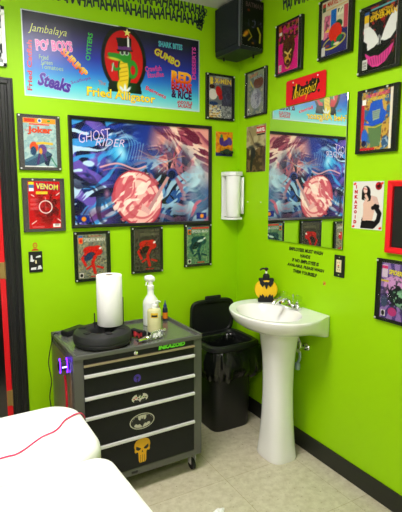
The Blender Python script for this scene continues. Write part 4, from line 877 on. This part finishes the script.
# LED device on the side of the chest
t = empty('led_clip_light', 'black clip light with two glowing purple rings on the chest side', 'light', (-1.358, -.575, .716))
bm = bmesh.new(); MX = Matrix.Rotation(R(90), 4, 'Y'); lathe(bm, [(.02, -.024), (.025, -.02), (.025, .012), (.02, .016)], n=24, mx=MX); finish('body', bm, M_BLACKM, t, smooth=True)
bm = bmesh.new(); box(bm, .005, .0225, -.012, .012, -.016, .016, .002, 1); finish('bracket', bm, M_BLACK, t)
bm = bmesh.new(); box(bm, -.013, .011, -.029, -.024, -.003, .004, .001, 1); finish('highlight_streak', bm, mat('pale_highlight', (.75, .7, 1), .4, emit=1.2), t)  # glowing bar added for the white highlight streak between the rings
for d_ in (-.017, .015):
    b = bmesh.new(); pts = [Vector((d_, .030 * math.cos(t_), .034 * math.sin(t_))) for t_ in np.linspace(0, 2 * math.pi, 25)[:-1]]
    rg = []
    for i_, p_ in enumerate(pts):
        n_ = Vector((0, p_.y, p_.z)).normalized(); rg.append([p_ + n_ * .003 * math.cos(q) + Vector((.003 * math.sin(q), 0, 0)) for q in np.linspace(0, 2 * math.pi, 7)[:-1]])
    rg.append(rg[0]); loft(b, rg, cap0=False, cap1=False); b2 = finish('glow_ring', b, M_PURPLE, t, smooth=True); b2.rotation_euler = (0, 0, R(-8))
bm = bmesh.new(); tube(bm, catmull([(-1.353, -.57, .665), (-1.350, -.572, .6), (-1.350, -.575, .52), (-1.353, -.57, .42), (-1.350, -.57, .3)], 6), .006, 8)
tag(finish('red_cord', bm, mat('red_rubber', rgb(206, 24, 50), .5), None, smooth=True), 'red cord hanging down below the purple clip light', 'cord')
# bottles
def nozzle(bm, x0, z0, sc=1.0):
    return
t = empty('spray_bottle', 'tall white trigger spray bottle at the back of the chest', 'spray bottle', (-.8, -.315, TOP), R(-15))
bm = bmesh.new(); lathe(bm, [(.038, 0), (.044, .003), (.045, .01), (.045, .125), (.042, .142), (.028, .165), (.0185, .178), (.0175, .215)], n=28); finish('bottle', bm, mat('white_bottle', rgb(228, 230, 228), .4, var=.04, vscale=20), t, smooth=True)
bm = bmesh.new(); lathe(bm, [(.019, .207), (.020, .21), (.020, .228), (.016, .232)], n=20); finish('collar', bm, M_WHITE, t, smooth=True)
bm = bmesh.new(); rg = []
for x_, zc, hy, hz in ((-.034, .272, .008, .009), (-.030, .272, .012, .014), (-.014, .27, .016, .019), (.002, .268, .018, .022), (.016, .266, .017, .018), (.024, .264, .010, .010)):
    rg.append([Vector((x_, hy * math.cos(q), zc + hz * math.sin(q))) for q in np.linspace(0, 2 * math.pi, 13)[:-1]])
loft(bm, rg); lathe(bm, [(.013, .23), (.012, .262)], n=14); finish('spray_head', bm, M_WHITE, t, smooth=True)
bm = bmesh.new(); tube(bm, catmull([(-.014, 0, .258), (-.024, 0, .245), (-.024, 0, .236), (-.028, 0, .23)], 4), .004, 8, radii=None); finish('trigger', bm, M_WHITE, t, smooth=True)
t = empty('squeeze_bottle', 'short cloudy yellowish squeeze bottle in front of the spray bottle', 'bottle', (-.838, -.452, TOP), R(8))
bm = bmesh.new(); lathe(bm, [(.032, 0), (.037, .002), (.038, .008), (.038, .116), (.035, .124), (.016, .131), (.014, .138)], n=28); finish('bottle', bm, M_LIQ, t, smooth=True)
bm = bmesh.new(); lathe(bm, [(.016, .132), (.016, .15), (.008, .154), (.006, .164), (.001, .165)], n=18); tube(bm, catmull([(0, 0, .158), (.012, 0, .168), (.03, 0, .166), (.04, 0, .16)], 5), .0035, 8); finish('nozzle_cap', bm, M_WHITE, t, smooth=True)
bm = bmesh.new(); q = [R(-150 + k * 6) for k in range(11)]
loft(bm, [[Vector((.0384 * math.cos(k), .0384 * math.sin(k), z_)) for k in q] for z_ in (.086, .112)], close_u=False, cap0=False, cap1=False); lab = finish('label', bm, mat('yellow_label', rgb(226, 186, 40), .5), t)
bm = bmesh.new(); loft(bm, [[Vector((.0387 * math.cos(k), .0387 * math.sin(k), z_)) for k in q[1:-1]] for z_ in (.09, .101)], close_u=False, cap0=False, cap1=False); finish('label_text_band', bm, M_BLACKM, lab)
t = empty('ink_bottle', 'small orange-labelled ink bottle with pointed blue cap', 'ink bottle', (-.692, -.275, TOP))
bm = bmesh.new(); lathe(bm, [(.014, 0), (.0155, .002), (.0155, .07), (.012, .078), (.009, .082)], n=20); finish('bottle', bm, mat('dark_navy_bottle', rgb(24, 30, 60), .3), t, smooth=True)
bm = bmesh.new(); lathe(bm, [(.0158, .014), (.0158, .05)], n=20, cap=False); finish('label', bm, mat('orange_label', rgb(232, 130, 26), .5), t, smooth=True)
bm = bmesh.new(); lathe(bm, [(.010, .08), (.010, .094), (.006, .098), (.002, .122)], n=16); finish('cap', bm, mat('blue_cap', rgb(30, 50, 110), .4), t, smooth=True)
t = empty('ink_bottle', 'small white ink bottle with red cap behind the squeeze bottle', 'ink bottle', (-.732, -.262, TOP))
bm = bmesh.new(); lathe(bm, [(.013, 0), (.014, .002), (.014, .07), (.009, .08)], n=18); finish('bottle', bm, M_WHITE, t, smooth=True)
bm = bmesh.new(); lathe(bm, [(.009, .079), (.009, .092), (.006, .096), (.0025, .116)], n=16); finish('cap', bm, mat('red_cap', rgb(190, 40, 36), .4), t, smooth=True)
# tattoo machines
def machine(name, label, loc, rz, mf, mc, mg):
    t = empty(name, label, 'tattoo machine', loc, rz, 'tattoo machines on the chest')
    bm = bmesh.new(); box(bm, -.035, .035, -.009, -.004, .004, .012, .001, 1); box(bm, -.035, -.027, -.009, .012, .004, .034, .002, 1); box(bm, -.03, .03, -.009, .008, .028, .034, .002, 1); box(bm, .024, .032, -.009, .012, .0, .03, .002, 1); finish('frame', bm, mf, t)
    for x_ in (-.012, .010):
        b = bmesh.new(); lathe(b, [(.011, .004), (.012, .006), (.012, .024), (.011, .027)], x_, .002, 16); finish('coil', b, mc, t, smooth=True)
    b = bmesh.new(); lathe(b, [(.006, 0), (.01, .006), (.01, .03), (.008, .036), (.005, .06)], n=14, mx=Matrix.Translation((-.032, 0, .012)) @ Matrix.Rotation(R(-90), 4, 'Y')); finish('grip', b, mg, t, smooth=True)
    b = bmesh.new(); lathe(b, [(.005, 0), (.005, .018)], n=10, mx=Matrix.Translation((.018, -.014, .03)) @ Matrix.Rotation(R(60), 4, 'X')); finish('contact_screw', b, mf, t)
    t.scale = (1.35, 1.35, 1.35)
    return t
machine('tattoo_machine', 'chrome tattoo machine beside the squeeze bottle', (-.878, -.572, TOP), R(18), M_CHROME, M_WHITE, M_CHROME)
machine('tattoo_machine', 'black and red tattoo machine next to the round stand', (-.958, -.522, TOP), R(-62), M_BLACKM, mat('red_coil', rgb(190, 50, 54), .5), M_BLACKM)

# ------------------------------------------------------------------ pedestal sink
sk = empty('pedestal_sink', 'white porcelain pedestal sink against the right wall', 'sink', (0, -.674, 0))
half = [(0, .243), (-.05, .264), (-.12, .292), (-.2, .300), (-.28, .280), (-.35, .225), (-.405, .13), (-.425, 0)]
pts = [Vector((x_, y_, 0)) for x_, y_ in half] + [Vector((x_, -y_, 0)) for x_, y_ in reversed(half[:-1])]
cur = catmull(pts, 8)
outl = [Vector((min(p_.x, -.002), p_.y, 0)) for p_ in cur]
nb = 14
outl += [Vector((-.002, -.237 + .474 * (k + 1) / (nb + 1), 0)) for k in range(nb)]
c0 = Vector((-.20, 0, 0))
def outer(sx, sy, z_):
    out = []
    for p_ in outl:
        k_ = min(1, abs(p_.x) / .22); k_ = k_ * k_ * (3 - 2 * k_)
        out.append(Vector((p_.x * sx if p_.x < -.003 else p_.x, p_.y * (sy * k_ + (1 - k_) * (.97 + .03 * sy)), z_)))
    return out
def inner(k_, rx, ry, z_, cx=-.235):
    out = []
    for p_ in outl:
        d_ = p_ - c0; t_ = math.atan2(d_.y / .3, d_.x / .21)
        e_ = Vector((cx + rx * math.cos(t_), ry * math.sin(t_), 0)); q_ = e_ * k_ + p_ * (1 - k_); out.append(Vector((q_.x, q_.y, z_)))
    return out
RIM = .86
rg = [outer(.62, .34, .742), outer(.68, .46, .748), outer(.76, .64, .757), outer(.87, .82, .775), outer(.95, .93, .80), outer(.985, .985, .83), outer(1, 1, .848), outer(1, 1, .855), outer(.988, .988, RIM)]
rg += [inner(.7, .165, .225, RIM - .001), inner(1, .160, .222, RIM - .004), inner(1, .148, .208, RIM - .02), inner(1, .125, .18, RIM - .06), inner(1, .085, .125, RIM - .092), inner(1, .02, .02, RIM - .10)]
bm = bmesh.new(); loft(bm, rg); finish('basin', bm, M_PORC, sk, smooth=True)
b = bmesh.new(); lathe(b, [(.021, 0), (.021, .003), (.012, .004)], -.235, 0, 18); finish('drain', b, M_CHROME, sk, (0, 0, RIM - .101), smooth=True)
bm = bmesh.new(); px0 = -.182; rg = []
for z_, rx, ry, pw in ((0, .098, .118, 3.2), (.012, .1, .12, 3.2), (.03, .098, .117, 3.0), (.12, .092, .108, 2.8), (.25, .086, .098, 2.6), (.40, .084, .092, 2.5), (.52, .086, .093, 2.5), (.62, .093, .099, 2.5), (.70, .104, .110, 2.5), (.76, .112, .12, 2.5)):
    rg.append(ring(px0, -.036, z_, rx * .95, ry * .92, 40, pw))
loft(bm, rg); finish('pedestal', bm, M_PORC, sk, smooth=True)
ft = empty('faucet', 'chrome two-handle faucet with clear knobs on the sink', 'faucet', (-.06, -.655, RIM), R(0)); ft.scale = (1.15, 1.2, 1.25)
bm = bmesh.new(); rg = [ring(0, 0, z_, rx, ry, 32, 2.6) for z_, rx, ry in ((0, .026, .078), (.012, .026, .078), (.02, .02, .07), (.022, .006, .04))]; loft(bm, rg); finish('base', bm, M_CHROME, ft, smooth=True)
bm = bmesh.new(); tube(bm, catmull([(0, 0, .015), (-.012, 0, .04), (-.05, 0, .048), (-.09, 0, .038), (-.108, 0, .024)], 6), .011, 12); finish('spout', bm, M_CHROME, ft, smooth=True)
for sy in (-1, 1):
    b = bmesh.new(); lathe(b, [(.017, .015), (.015, .026), (.008, .03), (.008, .036)], 0, sy * .052, 16); st = finish('valve', b, M_CHROME, ft, smooth=True)
    b = bmesh.new(); rg = []
    for z_, r_ in ((.034, .011), (.038, .019), (.052, .023), (.06, .021), (.064, .012)):
        rg.append([Vector((r_ * (1 + .06 * (k % 2)) * math.cos(k * math.pi / 10), sy * .052 + r_ * (1 + .06 * (k % 2)) * math.sin(k * math.pi / 10), z_)) for k in range(20)])
    loft(b, rg); finish('knob', b, M_CLEARPL, ft)
    b = bmesh.new(); lathe(b, [(.006, .0645), (.005, .0665)], 0, sy * .052, 12); finish('knob_cap', b, M_CHROME, ft)
b = bmesh.new(); tube(b, [(.018, 0, .018), (.018, 0, .05)], .0025, 8); lathe(b, [(.004, .05), (.005, .055), (.001, .06)], .018, 0, 10); finish('lift_rod', b, M_CHROME, ft)
pl = empty('supply_valve', 'chrome shut-off valve and hose on the wall under the sink', 'valve', (-.002, -.738, .63)); pl.scale = (1, 1.3, 1)
bm = bmesh.new(); lathe(bm, [(.022, 0), (.018, .006), (.008, .008), (.008, .05)], n=16, mx=Matrix.Rotation(R(-90), 4, 'Y')); tube(bm, [(-.048, 0, -.02), (-.048, 0, .04)], .011, 12); tube(bm, [(-.04, 0, 0), (-.075, -.01, -.005)], .012, 12); finish('valve_body', bm, M_CHROME, pl, smooth=True)
bm = bmesh.new(); tube(bm, catmull([(-.048, 0, .035), (-.055, .01, .07), (-.04, .03, .1), (-.05, .04, .13)], 6), .006, 8); finish('hose', bm, M_SILVER, pl, smooth=True)
bm = bmesh.new(); tube(bm, catmull([(-.048, 0, -.02), (-.045, .0, -.06), (-.05, .01, -.09)], 5), .007, 8); lathe(bm, [(.012, -.13), (.014, -.12), (.014, -.095), (.01, -.09)], -.05, .01, 12); finish('lower_fitting', bm, mat('pale_blue_fitting', rgb(150, 170, 176), .4), pl, smooth=True)
# soap dispenser
sp = empty('soap_dispenser', 'round yellow soap pump with black bat emblem on the sink', 'soap dispenser', (-.098, -.470, RIM), R(-32)); sp.scale = (1.08, 1.08, 1.05)
bm = bmesh.new(); rg = []
for y_, k_ in ((-.022, .86), (-.019, .96), (-.012, 1), (.012, 1), (.019, .96), (.022, .86)): rg.append([Vector((.065 * k_ * math.cos(t_), y_, .072 + .062 * k_ * math.sin(t_))) for t_ in np.linspace(0, 2 * math.pi, 37)[:-1]])
loft(bm, rg); finish('body', bm, M_YEL, sp, smooth=True)
bm = bmesh.new(); box(bm, -.045, .045, -.026, .026, 0, .014, .003, 2); finish('base', bm, M_BLACKM, sp)
bm = bmesh.new(); box(bm, -.042, .042, -.02, .02, .124, .137, .003, 2); lathe(bm, [(.02, .13), (.019, .155), (.012, .165)], n=20); finish('collar', bm, M_BLACKM, sp)
bm = bmesh.new(); lathe(bm, [(.005, .16), (.005, .185), (.012, .188), (.012, .197), (.006, .201)], n=14); tube(bm, catmull([(0, 0, .192), (-.02, 0, .195), (-.036, 0, .186)], 4), .005, 8); finish('pump', bm, M_BLACKM, sp, smooth=True)
b = bmesh.new(); lathe(b, [(.0055, .166), (.0055, .180)], n=12); finish('pump_stem', b, M_WHITE, sp)
for sgn in (-1, 1):
    bm = bmesh.new()
    up = [(0, .0), (.1, -.02), (.16, .04), (.2, .12), (.36, .12), (.34, -.1), (.26, -.22), (.2, -.3), (.14, -.22), (.09, -.16), (.06, -.3), (0, -.42)]
    lo = [(0, .16), (.07, .05), (.12, .16), (.2, .24), (.24, .12), (.32, .2), (.36, 0), (.3, -.12), (0, -.14)]
    for prof_, zc, sc in ((up, .121, .108), (lo, .022, .112)):
        P_ = [(x_, z_) for x_, z_ in mir(prof_)]
        y0, y1 = sgn * .0222, sgn * .026
        vr = []
        for y_ in (y0, y1): vr.append([Vector((x_ * sc, y_, zc + z_ * sc)) for x_, z_ in P_])
        loft(bm, vr)
    finish('bat_emblem', bm, M_BLACKM, sp)

# ------------------------------------------------------------------ trash can
tc_ = empty('trash_can', 'tall black lidded trash can in the corner with its lid open', 'trash can', (-.245, -.213, 0))
def rsq(hx, hy, z_, p=5, n=48, cx=0, cy=0): return ring(cx, cy, z_, hx, hy, n, p)
bm = bmesh.new()
rg = [rsq(.138, .125, .0), rsq(.142, .130, .012), rsq(.150, .143, .45), rsq(.155, .150, .53), rsq(.149, .144, .53), rsq(.142, .134, .45), rsq(.13, .118, .02)]
loft(bm, rg); finish('bin_body', bm, M_BIN, tc_, smooth=True)
bm = bmesh.new(); rg = [rsq(*q_) for q_ in ((.160, .155, .549), (.182, .177, .543), (.192, .186, .552), (.190, .184, .574), (.176, .170, .584), (.158, .153, .580), (.152, .147, .560), (.160, .155, .549))]
loft(bm, rg, cap0=False, cap1=False); finish('rim', bm, M_BLACK, tc_, smooth=True)
ld = bmesh.new()                                 # lid built flat then tipped up against the wall
def lidring(k_, z_, hx=.17, hy=.125): return [Vector((x.x, x.y + .125, z_)) for x in rsq(hx * k_, hy * k_, 0, 5)]
loft(ld, [lidring(1, 0), lidring(1.0, .014), lidring(.97, .022), lidring(.86, .022), lidring(.83, .012), lidring(.5, .010)])
box(ld, -.062, .062, .22, .275, .002, .018, .008, 3)
LO = finish('lid', ld, M_BLACK, tc_, (.006, .17, .560), smooth=True); LO.rotation_euler = (R(93), 0, 0)
bm = bmesh.new(); tube(bm, [(-.12, .172, .566), (.12, .172, .566)], .007, 10); finish('hinge', bm, M_BLACK, tc_, smooth=True)
# the bag: lines the bin, folds over the rim and sags outside
rnd = np.random.RandomState(4); n = 110; rg = []
ph = rnd.rand(8) * 6.28
def fold(t, z): return sum(math.sin(f_ * t + ph[i_] + z * g_) * a_ for i_, (f_, g_, a_) in enumerate(((5, 9, .3), (9, -14, .3), (14, 22, .3), (23, -30, .22), (37, 40, .14))))
prof = [(-.045, .27, 0), (-.03, .40, .01), (-.018, .50, .012), (-.010, .545, .004), (.0, .562, .001), (.014, .562, .001), (.026, .545, .004), (.036, .51, .012), (.042, .46, .018), (.038, .41, .019), (.028, .375, .017), (.014, .35, .015)]
for off_, z_, am in prof:
    rr = []
    for k in range(n):
        t = 2 * math.pi * k / n; base_ = ring(0, 0, 0, .156, .15, n, 4.2)[k]; nrm = Vector((math.cos(t), math.sin(t), 0))
        bulge = 0
        if off_ > .02 and z_ < .55:
            da = math.atan2(math.sin(t - R(-15)), math.cos(t - R(-15))); bulge = .075 * math.exp(-(da / .75) ** 2) * math.sin(min(1, max(0, (.56 - z_) / .10)) * math.pi * .6)
        back = .3 if (math.sin(t) > .6 and off_ > 0) else 1
        p_ = base_ + nrm * (off_ * back + bulge + fold(t, z_) * am * back)
        zz = z_ + (fold(t * 1.3, z_ * .5) * .02 if z_ < .42 and off_ > 0 else fold(t, z_) * am * .2)
        p_ += nrm * (rnd.rand() - .5) * .012 * (1 if off_ > .02 or off_ < -.01 else .1)
        p_.y = min(p_.y, .185); p_.x = min(p_.x, .25); rr.append(Vector((p_.x, p_.y, zz)))
    rg.append(rr)
bm = bmesh.new(); loft(bm, rg, cap0=True, cap1=False); bag = finish('garbage_bag', bm, M_BAG, None, (-.245, -.213, 0), smooth=False)
bag.data.polygons.foreach_set('use_smooth', [True] * len(bag.data.polygons))
tag(bag, 'shiny black garbage bag folded over the rim of the trash can', 'garbage bag')

# ------------------------------------------------------------------ white bed in the foreground
bd = empty('tattoo_bed', 'white covered padded bed in two sections in the foreground', 'bed', (-1.72, -1.7, 0))
def cushion(x0, x1, y0, y1, z0, z1, r_, rot, sd):
    bm = bmesh.new(); rg = []; hx, hy = (x1 - x0) / 2, (y1 - y0) / 2; cx, cy = (x0 + x1) / 2, (y0 + y1) / 2
    def rr(ins, z_):
        out = []
        for sx, sy, a0 in ((1, 1, 0), (-1, 1, 90), (-1, -1, 180), (1, -1, 270)):
            for k in range(8):
                t = R(a0 + k * 90 / 7); q = max(r_ - ins, .01)
                out.append(Vector((cx + sx * (hx - r_) + q * math.cos(t) + (0), cy + sy * (hy - r_) + q * math.sin(t), z_)))
        return out
    h_ = z1 - z0
    for ins, z_ in ((.02, z0), (.004, z0 + .01), (0, z0 + h_ * .3), (0, z0 + h_ * .6), (.004, z0 + h_ * .78), (.014, z0 + h_ * .9), (.03, z0 + h_ * .97), (.055, z1)): rg.append(rr(ins, z_))
    c_ = Vector((cx, cy, 0))
    for k_, dz in ((.75, .002), (.5, .003), (.25, .004), (.05, .004)): rg.append([Vector((c_.x + (p_.x - c_.x) * k_, c_.y + (p_.y - c_.y) * k_, z1 + dz)) for p_ in rr(.055, z1)])
    loft(bm, rg)
    bmesh.ops.rotate(bm, cent=c_, matrix=Matrix.Rotation(R(rot), 3, 'Z'), verts=bm.verts)
    o = finish('cushion', bm, M_SHEET, bd, smooth=True)
    for p_ in o.data.polygons: p_.use_smooth = True
    return o
cushion(-.50, .356, .42, .884, .53, .652, .13, 1.5, 1)
cushion(-.50, .394, -.84, .392, .53, .662, .08, 4, 2)
bm = bmesh.new(); box(bm, -.36, .28, -.74, -.68, .49, .53, .004, 1); box(bm, -.36, .28, .72, .78, .49, .53, .004, 1); box(bm, -.36, -.32, -.74, .78, .49, .53, .004, 1); box(bm, .24, .28, -.74, .78, .49, .53, .004, 1); finish('frame', bm, M_BLACK, bd)
for sx, sy in ((-.34, -.71), (.26, -.71), (-.34, .75), (.26, .75)):
    b = bmesh.new(); lathe(b, [(.028, 0), (.028, .012), (.02, .016), (.02, .495)], sx, sy, 16); finish('leg', b, M_BLACK, bd, smooth=True)
bm = bmesh.new(); pts = [(-2.15, -1.25, .657), (-1.9, -1.2, .6575), (-1.702, -1.164, .6575), (-1.641, -1.158, .6575), (-1.558, -1.091, .6575), (-1.499, -1.064, .6575), (-1.455, -1.005, .6575), (-1.43, -.985, .657), (-1.402, -.965, .654), (-1.375, -.945, .642), (-1.350, -.90, .60), (-1.334, -.82, .555), (-1.322, -.74, .51), (-1.31, -.664, .475)]
tube(bm, catmull(pts, 6), .0026, 8); tag(finish('pink_cord', bm, M_PINK, None, smooth=True), 'thin pink cord running across the white bed to the chest', 'cord')
# scrap of paper on the floor
bm = bmesh.new(); rg = [[Vector((.03 * k_ * math.cos(t_) * (1 + .2 * math.sin(3 * t_)), .02 * k_ * math.sin(t_), z_ + .002 * math.sin(5 * t_))) for t_ in np.linspace(0, 2 * math.pi, 19)[:-1]] for k_, z_ in ((.9, .003), (1, .006), (.7, .012), (.2, .014))]
loft(bm, rg); tag(finish('paper_scrap', bm, M_WHITE, None, (-.741, -.982, 0), smooth=True), 'small white scrap of paper on the tile floor', 'paper')
